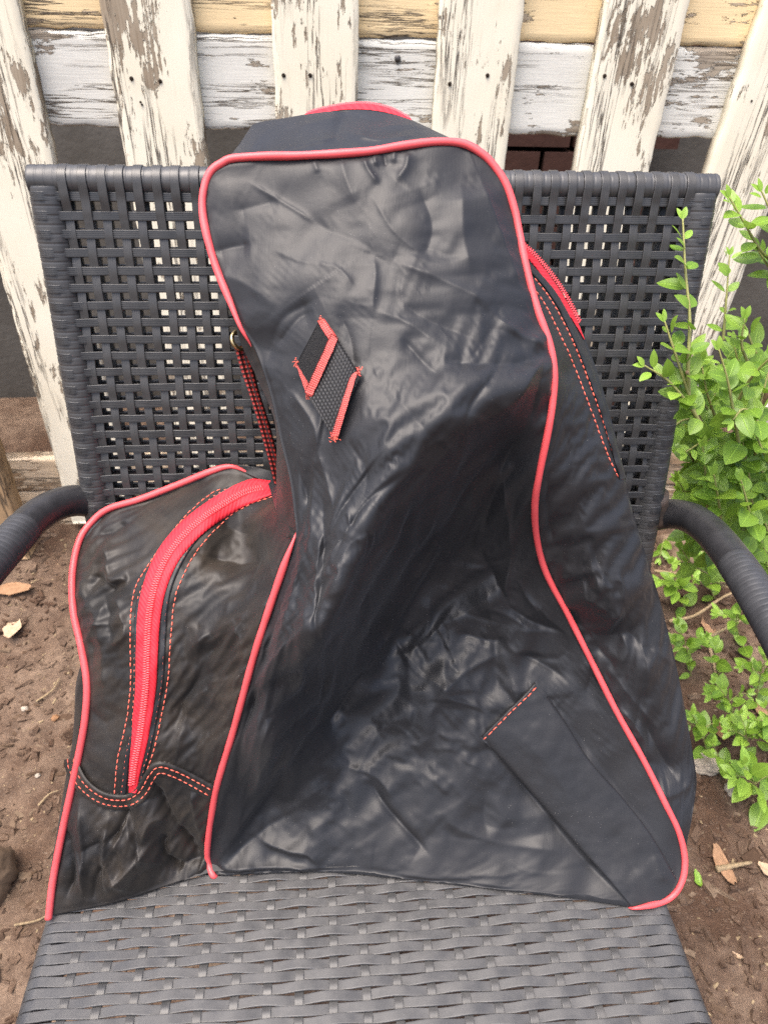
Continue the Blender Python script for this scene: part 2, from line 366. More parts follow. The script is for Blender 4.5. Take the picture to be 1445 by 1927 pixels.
# rough brace post standing in front of the fence at the left
A = fence_pt(-78, 760, -.09); B = fence_pt(2, 985, -.09)
post = thing('timber_stake', 'rough tan timber stake leaning by the fence foot left of the chair', 'stake', tuple(B))
board('stake_shaft', B-(A-B)*.35, A+(A-B)*.5, FX, FN, .060, .04, M_STAKE, post, 81)

# ------------------------------------------------------------------ chair
CO = np.array([-.0017, .5276, 0]); CY = math.radians(5.1); EX = np.array([math.cos(CY), math.sin(CY), 0]); EY = np.array([-math.sin(CY), math.cos(CY), 0])
def cl(x, y, z): return CO+np.asarray(x, float)[..., None]*EX+np.asarray(y, float)[..., None]*EY+np.asarray(z, float)[..., None]*UZ
chair = thing('garden_chair', 'black woven resin garden armchair with the boot bag on its seat', 'armchair', tuple(CO))
BX = .263; SL = nrm(np.array([0, -.055, -.2585]))     # down along the back, in chair coordinates
TOPZ = .892; TOPY = .0545; NY = np.array([0, SL[2], -SL[1]])   # faces the sitter
def bk(x, h, n=0.):
    x = np.asarray(x, float); h = np.asarray(h, float); n = np.asarray(n, float); x, h, n = np.broadcast_arrays(x, h, n)
    return cl(x, TOPY+h*SL[1]+n*NY[1], TOPZ+h*SL[2]+n*NY[2])
NB = NY[1]*EY+NY[2]*UZ
ZS = H-.61
xs_v = np.linspace(-BX+.0265, BX-.0245, 36); HP = .01305; hs = .0108+HP*np.arange(23); AMP = .00055
def ribbed_tube(name, path, r, mat, parent, pitch=.0013, bandn=5, k=14, up=(0, 1, .3), depth=.00035):
    path = np.asarray(path, float); L = np.r_[0, np.cumsum(np.linalg.norm(np.diff(path, axis=0), axis=1))]
    n = int(L[-1]/pitch)*2; s = np.linspace(0, L[-1], n); pp = np.stack([np.interp(s, L, path[:, i]) for i in range(3)], 1)
    i = np.arange(n); rr = r-np.where(i % 2, depth, 0.)-np.where((i//2) % bandn == 0, depth*.9, 0.)+.0002*np.sin(i*.037)
    V, Fc = tube_geo(pp, rr, k, up); return mesh(name, V, Fc, mat, parent)
# frame under the weave
NR = -.0075; tp = [bk(-BX+.001, .0, NR), bk(BX-.001, .0, NR)]
ribbed_tube('top_rail_wrap', np.linspace(tp[0], tp[1], 30), .0109, M_WEAVE, chair, up=(0, .3, 1))
for sx in (-1, 1):
    ribbed_tube('side_post_wrap', np.array([bk(sx*(BX-.0125), h, NR+.001) for h in np.linspace(.004, .36, 30)]), .0131, M_WEAVE, chair, up=(0, 1, .2))
    V, Fc = tube_geo(np.array([bk(sx*(BX-.013), .36), cl(np.array(sx*(BX-.013)), np.array(-.03), np.array(.37)), cl(np.array(sx*(BX-.005)), np.array(.02), np.array(.0))]), .011, 12); mesh('rear_leg', V, Fc, M_TUBE, chair)
V, Fc = tube_geo(np.linspace(bk(-BX+.012, .335), bk(BX-.012, .335), 8), .011, 12); mesh('lower_rail', V, Fc, M_TUBE, chair)
r_ = np.random.default_rng(3)
for i, x in enumerate(xs_v):                                    # upright strips
    h = np.linspace(.004, hs[-1]+.02, 23*7)
    ph = np.pi*(h-hs[0])/HP; wv = AMP*np.cos(ph+np.pi*(i % 2))
    wob = .0006*np.sin(h*23+i)+.0012*fbm(h*9, h*0+i*3.7, 2, 4)
    lean = (xs_v[i]/BX)*0
    pt = bk(x+wob, h, wv); N = np.tile(NB, (len(h), 1))
    ts = np.linspace(-1.9, .15, 10)                             # over the top rail
    head = np.array([bk(x+wob[0], (.0111+.0004*t_)*math.sin(t_), NR+(.0111+.0004*t_)*math.cos(t_)) for t_ in ts])
    hn = np.array([NB*math.cos(t_)+(SL[1]*EY+SL[2]*UZ)*math.sin(t_) for t_ in ts])
    blend = np.linspace(.0036, 0, 12)
    pt[:12] += NB*(blend*.9)[:, None]
    V, Fc = strip_geo(np.vstack([head, pt[2:]]), np.vstack([hn, N[2:]]), .0072, 5, thick=.0006)
    mesh('upright_strip', V, Fc, M_WEAVE, chair)
BL = -.0115                                                     # the rear skin of the double-woven back
for i in range(36):
    x = xs_v[i]-.0006+.0004*math.sin(i*2.1); h = np.linspace(.006, hs[-1]+.01, 23*4); wv = BL+AMP*np.cos(np.pi*(h-hs[0])/HP+np.pi*((i+1) % 2))
    V, Fc = strip_geo(bk(x+.0008*fbm(h*9, h*0+i*2.9, 2, 14), h, wv), np.tile(NB, (len(h), 1)), .0070, 3, thick=.0006); mesh('upright_strip', V, Fc, M_WEAVE, chair)
for k, h0 in enumerate(hs):
    x = np.linspace(-BX+.016, BX-.016, 36*4); ix = np.interp(x, xs_v, np.arange(36)); wv = BL-AMP*np.cos(np.pi*ix+np.pi*((k+1) % 2))
    V, Fc = strip_geo(bk(x, h0-.0006+.0008*fbm(x*8, x*0+k*1.9, 2, 16), wv), np.tile(NB, (len(x), 1)), .0068, 3, thick=.0006); mesh('cross_strip', V, Fc, M_WEAVE, chair)
for k, h0 in enumerate(hs):                                     # cross strips
    x = np.linspace(-BX+.016, BX-.016, 36*7)
    ix = np.interp(x, xs_v, np.arange(36)); ix = np.where(x < xs_v[0], (x-xs_v[0])/.0135, ix); ix = np.where(x > xs_v[-1], 35+(x-xs_v[-1])/.0135, ix)
    wv = -AMP*np.cos(np.pi*ix+np.pi*(k % 2))
    ed = np.clip((np.abs(x)-(BX-.034))/.018, 0, 1); wv = wv*(1-ed)+.0045*ed**2
    hh = h0+.0010*fbm(x*8, x*0+k*2.3, 2, 6)
    pt = bk(x, hh, wv)
    def side(sx):
        ts = np.linspace(.05, 1.5, 9); c = BX-.0125
        return np.array([bk(sx*(c+(.0131-.0012*t_)*math.sin(t_)), h0, NR+.001+(.0133-.0012*t_)*math.cos(t_)) for t_ in ts]), np.array([NB*math.cos(t_)+sx*EX*math.sin(t_) for t_ in ts])
    lp, ln = side(-1); rp, rn = side(1)
    V, Fc = strip_geo(np.vstack([lp[::-1], pt[2:-2], rp]), np.vstack([ln[::-1], np.tile(NB, (len(x)-4, 1)), rn]), .0069, 5, thick=.0006)
    mesh('cross_strip', V, Fc, M_WEAVE, chair)
# seat
SXC = -.0275; SW = .2595; SY0 = -.415; SY1 = -.03; rr = .013
nv = 19; sxv = SXC+np.linspace(-SW+.035, SW-.035, nv); PY = .0078; sy = np.arange(SY0, SY1, PY)
for i, x in enumerate(sxv):
    y = np.linspace(SY0-.004, SY1+.004, len(sy)*6); wv = .0011*np.cos(np.pi*(y-sy[0])/PY+np.pi*(i % 2))
    xx = x+.0008*np.sin(y*31+i*2.)
    V, Fc = strip_geo(cl(xx, y, ZS-.0012+wv*.8), np.tile(UZ, (len(y), 1)), .0072, 5); mesh('seat_upright_strip', V, Fc, M_SEAT, chair)
for k, y0 in enumerate(sy):
    x = np.linspace(SXC-SW+rr, SXC+SW-rr, nv*8)
    ix = (x-sxv[0])/(sxv[1]-sxv[0]); wv = -.0013*np.cos(np.pi*ix+np.pi*(k % 2))*np.clip((SW-np.abs(x-SXC))/.05, .0, 1)
    yy = y0+.0009*fbm(x*9, x*0+k*1.7, 2, 8)+.0005*np.sin(np.pi*ix+k)
    ts = np.linspace(.1, 2.6, 9)
    def sd_(s):
        c = SXC+s*(SW-rr)
        return cl(c+s*rr*np.sin(ts), y0+0*ts, ZS-rr+rr*np.cos(ts)), np.array([UZ*math.cos(t_)+s*EX*math.sin(t_) for t_ in ts])
    lp, ln = sd_(-1); rp, rn = sd_(1)
    V, Fc = strip_geo(np.vstack([lp[::-1], cl(x, yy, ZS+wv), rp]), np.vstack([ln[::-1], np.tile(UZ, (len(x), 1)), rn]), .00755, 6, h=.0007)
    mesh('seat_cross_strip', V, Fc, M_SEAT, chair)
for s in (-1, 1):
    V, Fc = tube_geo(cl(np.full(8, SXC+s*(SW-rr)), np.linspace(SY0-.01, SY1+.02, 8), np.full(8, ZS-rr)), rr-.0015, 12); mesh('seat_rail', V, Fc, M_TUBE, chair)
    V, Fc = tube_geo(np.array([cl(np.array(SXC+s*(SW-.01)), np.array(SY0+.03), np.array(ZS-.012)), cl(np.array(SXC+s*(SW+.01)), np.array(SY0), np.array(.0))]), .012, 12); mesh('front_leg', V, Fc, M_TUBE, chair)
for y in (SY0-.008, SY1+.012):
    V, Fc = tube_geo(cl(np.linspace(SXC-SW+.01, SXC+SW-.01, 8), np.full(8, y), np.full(8, ZS-rr)), rr-.001, 12, up=(0, 0, 1)); mesh('seat_rail', V, Fc, M_TUBE, chair)
# arms: bent smooth tube, then a wrapped grip
def arm(pts, split, rad):
    uvd = cr(pts, 60); path = P(uvd[:, 0], uvd[:, 1], uvd[:, 2])
    k = split
    V, Fc = tube_geo(path[:k+2], rad, 18, up=(.3, .2, 1)); a = mesh('arm_tube', V, Fc, M_TUBE, chair)
    dirn = nrm(path[-1]-path[-6]); ext = [path[-1]+dirn*q for q in np.linspace(.02, .16, 6)]
    g = np.vstack([path[k:], ext]); ribbed_tube('arm_grip', g, rad*1.03, M_WRAPTUBE, chair, pitch=.0013, bandn=4, k=20, up=(.3, .2, 1), depth=.00025)
    e = ext[-1]; fl = np.array([e, e+dirn*.03-UZ*.02, e+dirn*.04-UZ*.08, np.array([e[0]*.96, e[1]+.02, 0])])
    V, Fc = tube_geo(cr(fl, 14), rad*.9, 12, up=(1, 0, .1)); mesh('arm_leg', V, Fc, M_TUBE, chair)
arm([(215, 953, .640), (180, 946, .632), (140, 942, .618), (100, 953, .60), (62, 978, .578), (25, 1016, .552), (-20, 1068, .522), (-70, 1130, .49)], 30, .0137)
arm([(1225, 972, .690), (1262, 967, .678), (1300, 975, .655), (1335, 1000, .628), (1366, 1036, .60), (1405, 1092, .566), (1450, 1168, .53), (1500, 1260, .495)], 27, .0143)
for sx, (u, v, d) in ((-1, (200, 951, .636)), (1, (1236, 973, .683))):
    q0 = bk(sx*(BX-.006), .262, NR); q1 = P(u, v, d)
    V, Fc = tube_geo(np.linspace(q0, q1+(q1-q0)*.2, 6), [.0125, .012, .0115, .0115, .0125, .012], 12, up=(0, .1, 1)); mesh('arm_bracket', V, Fc, M_RUST, chair)

# ------------------------------------------------------------------ the boot bag
bag = thing('boot_bag', 'black nylon boot-shaped bag with red piping and red zip, slumped on the woven chair', 'bag', tuple(on_z(760, 1600, ZS)))
class TPS:
    def __init__(s, pts, lam=1e-4):
        p = np.asarray(pts, float); s.c = p[:, :2]/400.; n = len(p)
        K = s.k(s.c)+lam*np.eye(n); A = np.c_[np.ones(n), s.c]; L = np.block([[K, A], [A.T, np.zeros((3, 3))]])
        s.w = np.linalg.solve(L, np.r_[p[:, 2], 0, 0, 0])
    def k(s, q):
        r2 = ((q[:, None]-s.c[None])**2).sum(-1); return .5*r2*np.log(r2+1e-12)
    def __call__(s, u, v):
        u = np.asarray(u, float); sh = u.shape; q = np.stack([u.ravel(), np.asarray(v, float).ravel()], 1)/400.; out = np.empty(len(q))
        for i in range(0, len(q), 20000):
            b = q[i:i+20000]; out[i:i+20000] = s.k(b)@s.w[:-3]+s.w[-3]+b@s.w[-2:]
        return out.reshape(sh)
def creases(u, v, L):
    """folds: (points, height mm, width on the left of the path, width on its right); px of cloth"""
    out = np.zeros_like(u)
    for pts, A, w1, w2 in L:
        p = np.asarray(pts, float); W = 4.5*max(w1, w2)
        m = (u > p[:, 0].min()-W) & (u < p[:, 0].max()+W) & (v > p[:, 1].min()-W) & (v < p[:, 1].max()+W)
        if not m.any(): continue
        x = u[m]; y = v[m]
        if len(p) > 2: p = cr(p, 4*len(p))
        seg = np.r_[0, np.cumsum(np.linalg.norm(np.diff(p, axis=0), axis=1))]; best = np.full(x.shape, 1e9); sg = np.zeros_like(x); tt = np.zeros_like(x)
        for i in range(len(p)-1):
            d = p[i+1]-p[i]; l2 = d@d
            t = np.clip(((x-p[i, 0])*d[0]+(y-p[i, 1])*d[1])/l2, 0, 1)
            ds = np.hypot(x-p[i, 0]-t*d[0], y-p[i, 1]-t*d[1]); b = ds < best
            best = np.where(b, ds, best); sg = np.where(b, d[0]*(y-p[i, 1])-d[1]*(x-p[i, 0]), sg); tt = np.where(b, (seg[i]+t*(seg[i+1]-seg[i]))/seg[-1], tt)
        w = np.where(sg < 0, w1, w2); e = 1.6
        f = np.exp(-(np.sqrt(best**2+e*e)-e)/w)*np.clip(np.minimum(tt, 1-tt)/.22+.18, 0, 1)
        out[m] += A*.001*f
    return out
GW, GH = 362, 482            # facet raster, 4 px cells
def facets(n, amp, region, seed, blur=1.2):
    r = np.random.default_rng(seed); x0, y0, x1, y1 = region
    pts = np.c_[r.uniform(x0, x1, n), r.uniform(y0, y1, n)]
    for _ in range(6):                                           # even them out a little
        d = pts[:, None]-pts[None]; q = (d**2).sum(-1)+1e-6; np.fill_diagonal(q, 1e9); sp = ((x1-x0)*(y1-y0)/n)**.5
        pts += (d*np.clip(sp*.9-q**.5, 0, None)[..., None]/q[..., None]**.5).sum(1)*.1
    h = r.normal(0, amp*.001, n)
    tri = geometry.delaunay_2d_cdt([Vector(p) for p in pts], [], [], 0, 1e-6); vs = np.array([v[:] for v in tri[0]]); src = [o[0] if o else 0 for o in tri[3]]; hh = h[src]
    G = np.zeros((GH, GW)); gy, gx = np.mgrid[0:GH, 0:GW]; gx = gx*4.; gy = gy*4.
    for f in tri[2]:
        a, b, c = vs[f[0]], vs[f[1]], vs[f[2]]
        j0, j1 = max(0, int(min(a[0], b[0], c[0])//4)), min(GW, int(max(a[0], b[0], c[0])//4)+2); i0, i1 = max(0, int(min(a[1], b[1], c[1])//4)), min(GH, int(max(a[1], b[1], c[1])//4)+2)
        if j1 <= j0 or i1 <= i0: continue
        X = gx[i0:i1, j0:j1]; Y = gy[i0:i1, j0:j1]; D = (b[1]-c[1])*(a[0]-c[0])+(c[0]-b[0])*(a[1]-c[1])
        if abs(D) < 1e-9: continue
        l1 = ((b[1]-c[1])*(X-c[0])+(c[0]-b[0])*(Y-c[1]))/D; l2 = ((c[1]-a[1])*(X-c[0])+(a[0]-c[0])*(Y-c[1]))/D; l3 = 1-l1-l2
        m = (l1 >= -1e-6) & (l2 >= -1e-6) & (l3 >= -1e-6); S = G[i0:i1, j0:j1]; S[m] = (l1*hh[f[0]]+l2*hh[f[1]]+l3*hh[f[2]])[m]
    k = np.exp(-.5*(np.arange(-4, 5)/blur)**2); k /= k.sum()
    G = np.apply_along_axis(lambda q: np.convolve(q, k, 'same'), 0, G); G = np.apply_along_axis(lambda q: np.convolve(q, k, 'same'), 1, G)
    return G
def sample(G, u, v):
    x = np.clip(u/4, 0, GW-1.01); y = np.clip(v/4, 0, GH-1.01); i = y.astype(int); j = x.astype(int); fx = x-j; fy = y-i
    return (G[i, j]*(1-fx)+G[i, j+1]*fx)*(1-fy)+(G[i+1, j]*(1-fx)+G[i+1, j+1]*fx)*fy
def blob(u, v, cx, cy, rx, ry, rot=0.):
    c, s = math.cos(rot), math.sin(rot); x = (u-cx)*c+(v-cy)*s; y = -(u-cx)*s+(v-cy)*c
    return np.exp(-(x/rx)**2-(y/ry)**2)

def seat(u, v, up=.002): return d_on_z(u, v, ZS+up)
def onseat(pts, up=.002): return [(u, v, float(seat(u, v, up))) for u, v in pts]
f_top = [(398, 322, .466), (418, 307, .465), (440, 298, .464), (500, 294, .462), (560, 293, .460), (640, 289, .459), (700, 284, .459), (760, 274, .460), (820, 267, .463), (870, 270, .466), (905, 288, .468)]
f_right = [(905, 288, .468), (930, 313, .470), (952, 348, .472), (968, 395, .474), (977, 440, .475), (990, 505, .475), (1010, 580, .475), (1034, 648, .476), (1042, 700, .478), (1040, 750, .482), (1033, 800, .487), (1015, 890, .503), (1006, 950, .525), (1010, 1015, .556), (1028, 1080, .582), (1070, 1160, .600), (1110, 1240, .606), (1160, 1340, .608), (1210, 1430, .608), (1250, 1510, .606), (1277, 1567, .604), (1288, 1620, .603), (1280, 1665, .601), (1253, 1694, .599), (1195, 1708, float(seat(1195, 1708, .004)))]
f_bot = onseat([(410, 1648), (480, 1645), (590, 1641), (660, 1644), (730, 1651), (900, 1670), (1080, 1691), (1195, 1708)], .003)
f_left = [(398, 322, .466), (386, 348, .467), (381, 386, .468), (387, 432, .469), (405, 497, .470), (432, 565, .470), (455, 615, .470), (482, 662, .472), (508, 740, .472), (528, 830, .474), (545, 900, .474), (553, 960, .474), (556, 1010, .474), (531, 1075, .480), (481, 1225, .503), (441, 1370, .536), (411, 1470, .563), (399, 1530, .582), (391, 1590, .602), (394, 1625, .610), (410, 1648, f_bot[0][2])]
fr_in = [(560, 450, .458), (760, 400, .452), (700, 550, .450), (880, 430, .460), (920, 560, .460), (520, 600, .459), (800, 680, .447), (620, 750, .453), (950, 650, .459),
         (1000, 720, .459), (870, 800, .446), (760, 900, .445), (700, 1000, .446), (650, 1105, .450), (612, 1195, .457), (510, 1400, .535), (640, 900, .450), (600, 1010, .453), (580, 1100, .458), (540, 1250, .490),
         (955, 850, .508), (868, 945, .535), (778, 1060, .570), (700, 1185, .590), (615, 1330, .602), (500, 1490, .608), (940, 1060, .592),
         (900, 1150, .614), (1000, 1250, .621), (800, 1300, .617), (1000, 1450, .618), (800, 1500, .616), (1150, 1600, .608), (600, 1560, .614), (1150, 1480, .612), (950, 1600, .613)]
def bnd(L, n): return cr(L, n)
fT = bnd(f_top, 60); fR = bnd(f_right, 140); fB = bnd(f_bot, 60); fL = bnd(f_left, 140)
T_front = TPS(np.vstack([fT[::5], fR[::5], fB[1::5], fL[1::5], np.array(fr_in)]), 2e-4)
C_front = [
 ([(474, 343), (518, 368), (585, 410), (629, 435), (679, 454), (702, 474), (701, 545)], -2.6, 60, 60), ([(470, 343), (518, 369), (560, 395), (592, 416)], 1.0, 4, 5),
 ([(702, 474), (706, 520), (700, 600)], 2.0, 10, 45),
 ([(402, 473), (435, 463), (470, 458)], -2.2, 22, 14), ([(400, 520), (450, 530), (520, 575)], 1.6, 30, 30), ([(440, 395), (480, 385), (520, 372)], -1.6, 20, 20),
 ([(684, 296), (692, 318), (712, 346)], 1.6, 6, 8), ([(768, 288), (764, 315), (745, 340)], 1.6, 8, 6), ([(704, 292), (708, 312)], 1.2, 4, 4), ([(722, 288), (726, 312)], -1.2, 5, 5), ([(742, 284), (740, 306)], 1.0, 4, 4), ([(640, 296), (652, 340), (668, 380)], 1.6, 18, 24), ([(590, 300), (598, 325)], .8, 6, 6),
 ([(790, 350), (814, 424), (795, 490)], -3.2, 36, 40), ([(868, 350), (872, 440), (885, 520)], 2.6, 40, 34), ([(900, 330), (936, 430), (985, 560)], 2.6, 14, 40),
 ([(740, 492), (823, 526), (873, 550), (926, 578)], 3.0, 46, 20), ([(700, 585), (760, 606), (830, 650)], 1.8, 40, 16), ([(745, 560), (800, 600), (900, 640)], -1.4, 18, 18),
 ([(835, 676), (894, 684), (963, 684), (1022, 671)], -4.2, 26, 22), ([(930, 596), (975, 630), (1026, 652)], 3.0, 24, 16),
 ([(1022, 674), (993, 717), (966, 766), (940, 806)], 4.6, 9, 60), ([(1018, 690), (1010, 740), (1000, 790)], -2.5, 8, 16),
 ([(1005, 720), (941, 777), (890, 806), (868, 850), (850, 910), (806, 1000), (760, 1060)], 7.5, 16, 90),
 ([(938, 838), (912, 890), (892, 925), (874, 985)], 2.4, 7, 12), ([(990, 800), (960, 850), (930, 930), (905, 1020)], -3.2, 16, 14), ([(832, 1015), (798, 1066), (775, 1104)], 2.0, 8, 10),
 ([(780, 1116), (757, 1149), (724, 1213), (657, 1299)], 2.4, 6, 18), ([(806, 1125), (800, 1180), (770, 1215)], 1.6, 6, 12), ([(860, 1130), (800, 1200), (735, 1240)], 2.0, 26, 7),
 ([(720, 1035), (690, 1080), (665, 1135), (613, 1214), (560, 1300)], 6.5, 9, 60), ([(705, 1075), (695, 1150), (648, 1240)], 2.2, 7, 10), ([(660, 1180), (640, 1230), (600, 1310)], -2.2, 7, 9),
 ([(607, 940), (608, 1052), (596, 1163), (611, 1212)], -2.6, 8, 9), ([(652, 1005), (635, 1040), (615, 1082)], -2.0, 12, 10), ([(586, 940), (582, 1016), (549, 1116), (535, 1170), (497, 1299)], 2.8, 10, 12), ([(560, 1045), (516, 1177), (480, 1290), (455, 1400)], -2.3, 7, 8), ([(570, 1130), (535, 1240), (500, 1360)], -1.8, 7, 7), ([(548, 1180), (510, 1290), (475, 1420)], 1.8, 8, 8),
 ([(640, 1235), (590, 1364), (530, 1444), (484, 1513), (430, 1592)], 4.2, 5, 34), ([(700, 1245), (645, 1326), (598, 1390)], -3.0, 9, 10), ([(494, 1267), (466, 1354), (440, 1470)], -2.4, 7, 7), ([(530, 1340), (505, 1420), (450, 1540)], 1.6, 10, 10), ([(560, 1330), (548, 1400), (520, 1440)], -1.6, 8, 8),
 ([(490, 1580), (546, 1596), (581, 1603), (603, 1630)], 2.8, 26, 7), ([(494, 1572), (560, 1513), (625, 1468)], 2.2, 22, 30), ([(430, 1620), (500, 1560), (560, 1520)], -2.0, 12, 20), ([(420, 1636), (520, 1628), (600, 1634)], 2.4, 14, 5),
 ([(698, 1475), (729, 1523), (761, 1558), (804, 1606)], -1.8, 6, 7), ([(640, 1440), (700, 1455), (740, 1500)], 1.0, 14, 8),
 ([(947, 905), (958, 1033), (949, 1110), (974, 1160)], 2.8, 9, 34), ([(905, 1040), (944, 1110), (977, 1157), (1084, 1200)], -2.6, 10, 16), ([(1000, 1134), (1049, 1180), (1082, 1201)], 2.0, 12, 6), ([(975, 1090), (990, 1125), (1010, 1150)], 1.2, 5, 6),
 ([(1082, 1200), (1030, 1188), (965, 1186)], 1.8, 16, 14), ([(1080, 1206), (1050, 1240), (975, 1232)], -1.4, 10, 8), ([(860, 1190), (915, 1205), (955, 1205)], -1.8, 12, 12), ([(950, 1225), (880, 1260), (830, 1300)], 1.8, 14, 18),
 ([(742, 1205), (770, 1240), (840, 1300)], 1.2, 10, 12), ([(975, 1228), (1020, 1250), (1060, 1275)], -1.4, 10, 8), ([(500, 690), (530, 600), (600, 560)], -2.6, 20, 26), ([(520, 650), (560, 598), (590, 585)], -1.8, 10, 12), ([(640, 590), (660, 640), (668, 700)], -1.2, 12, 16),
 ([(545, 735), (590, 800), (600, 860)], 2.0, 8, 16), ([(600, 850), (615, 910), (624, 960)], 1.6, 6, 9), ([(580, 875), (576, 930), (590, 960)], -1.4, 10, 8), ([(655, 830), (690, 890), (680, 950)], -1.2, 14, 14), ([(700, 700), (790, 800), (820, 850)], -1.0, 16, 16), ([(755, 635), (795, 680), (830, 710)], -1.4, 10, 12), ([(800, 850), (830, 832), (855, 865)], 1.2, 8, 8),
 ([(905, 1400), (1000, 1500), (1090, 1610), (1188, 1708)], -2.2, 10, 26), ([(1020, 1290), (1150, 1470), (1250, 1590)], -1.6, 26, 10), ([(830, 1540), (920, 1580), (1060, 1600)], 1.4, 30, 18)]
_fac = facets(170, 2.3, (560, 1060, 1160, 1660), 11, .6)+facets(500, .55, (380, 260, 1290, 1720), 12, .7)
_facm = facets(1500, .20, (380, 260, 1290, 1720), 13, .8)
def sharp_creases(n, seed, cx, cy, rx, ry, rot, ang, spread, lmin, lmax, amp):
    r = np.random.default_rng(seed); out = []
    for _ in range(n):
        a0, b0 = r.normal(0, .6, 2); cs, sn = math.cos(rot), math.sin(rot); x = cx+a0*rx*cs-b0*ry*sn; y = cy+a0*rx*sn+b0*ry*cs
        t = math.radians(ang+r.normal(0, spread)); L = r.uniform(lmin, lmax)/2; k = r.normal(0, .16)*L; dx, dy = math.cos(t), math.sin(t)
        s_, w_ = r.uniform(3, 5), r.uniform(9, 20)
        if r.random() < .5: s_, w_ = w_, s_
        out.append(([(x-dx*L, y-dy*L), (x-dy*k, y+dx*k), (x+dx*L, y+dy*L)], amp*r.uniform(.5, 1.2)*(1 if r.random() < .65 else -1), s_, w_))
    return out
C_front = [(p_, A_*(1.7 if p_[0][0] < 1000 and p_[0][1] > 880 and max(w1_, w2_) < 42 else 1), w1_, w2_) for p_, A_, w1_, w2_ in C_front]
C_sharp = (sharp_creases(46, 201, 830, 1290, 230, 150, .1, 30, 60, 40, 130, 1.5)+sharp_creases(16, 202, 760, 1010, 240, 70, math.radians(-52), -55, 9, 110, 260, 3.2)
           +sharp_creases(16, 203, 520, 1230, 60, 260, .25, 108, 8, 110, 280, 2.8)+sharp_creases(14, 204, 760, 620, 260, 260, 0, 35, 40, 50, 150, .7)+sharp_creases(12, 205, 760, 1540, 260, 70, 0, 20, 40, 50, 150, .9))
def fine_front(u, v):
    mk = blob(u, v, 850, 1300, 250, 190, .2); lowr = np.clip((v-820)/300, 0, 1)
    return creases(u, v, C_front)*1.35+creases(u, v, C_sharp)+sample(_fac, u, v)*(.10+.15*lowr+1.1*mk)+sample(_facm, u, v)*(.15+.35*lowr+1.1*mk)
def D_front(u, v, fold=True):
    u = np.asarray(u, float); v = np.asarray(v, float)
    d = T_front(u, v)-(fine_front(u, v) if fold else 0)
    return d-.0026*fbm(u/120, v/150, 2, 31)
def coons(Tc, Bc, Lc, Rc, n, m):
    """uv Coons patch: n rows (left/right curves), m columns (top/bottom curves)"""
    q = lambda C, k: np.stack([np.interp(np.linspace(0, 1, k), np.linspace(0, 1, len(C)), C[:, i]) for i in range(C.shape[1])], 1)
    t = q(Tc, m)[None]; b = q(Bc, m)[None]; l = q(Lc, n)[:, None]; r = q(Rc, n)[:, None]
    s = np.linspace(0, 1, m)[None, :, None]; y = np.linspace(0, 1, n)[:, None, None]
    return (1-y)*t+y*b+(1-s)*l+s*r-((1-y)*(1-s)*t[:, :1]+(1-y)*s*t[:, -1:]+y*(1-s)*b[:, :1]+y*s*b[:, -1:])
def edge_weight(n, m, k=5, sides='TBLR'):
    i = np.arange(n)[:, None]; j = np.arange(m)[None]; a = np.full((n, m), 1e9)
    if 'T' in sides: a = np.minimum(a, i)
    if 'B' in sides: a = np.minimum(a, n-1-i)
    if 'L' in sides: a = np.minimum(a, j)
    if 'R' in sides: a = np.minimum(a, m-1-j)
    return np.clip(a/k, 0, 1)
def relax(V, V0, g, E, its, kb, ka, kdamp=.0, seed=1):
    """cloth with slack: grow every thread by the strain field E and let it buckle, held softly to the pose V0, rim fixed"""
    X = V.copy(); n, m = X.shape[:2]; uvg = g[..., :2]
    def rest(s0, s1):
        d = nrm(uvg[s1]-uvg[s0]); e = .5*(E[s0]+E[s1])
        return np.linalg.norm(V0[s1]-V0[s0], axis=-1)*(1+e[..., 0]*d[..., 0]**2+2*e[..., 1]*d[..., 0]*d[..., 1]+e[..., 2]*d[..., 1]**2)
    S = slice; ed = []
    def add(s0, s1, k): ed.append((s0, s1, rest(s0, s1), k))
    for p in (0, 1):
        a = m-1-((m-1-p) % 2); add((S(None), S(p, a, 2)), (S(None), S(p+1, a+1, 2)), 1.)
        a = n-1-((n-1-p) % 2); add((S(p, a, 2), S(None)), (S(p+1, a+1, 2), S(None)), 1.)
        add((S(p, a, 2), S(0, -1)), (S(p+1, a+1, 2), S(1, None)), .8); add((S(p, a, 2), S(1, None)), (S(p+1, a+1, 2), S(0, -1)), .8)
    for p in range(4):
        k = (m-3-p)//4+1; e = p+4*(k-1)+1; add((S(None), S(p, e, 4)), (S(None), S(p+2, e+2, 4)), kb)
        k = (n-3-p)//4+1; e = p+4*(k-1)+1; add((S(p, e, 4), S(None)), (S(p+2, e+2, 4), S(None)), kb)
    for it in range(its):
        for s0, s1, L, k in ed:
            A = X[s0]; B = X[s1]; d = B-A; l = np.sqrt((d*d).sum(-1))+1e-9; f = (k*.5*(l-L)/l)
            if k < .5: f = np.minimum(f, 0)
            f = f[..., None]*d; X[s0] = A+f; X[s1] = B-f
        X += ka*(V0-X)
        X[0] = V0[0]; X[-1] = V0[-1]; X[:, 0] = V0[:, 0]; X[:, -1] = V0[:, -1]
    return X
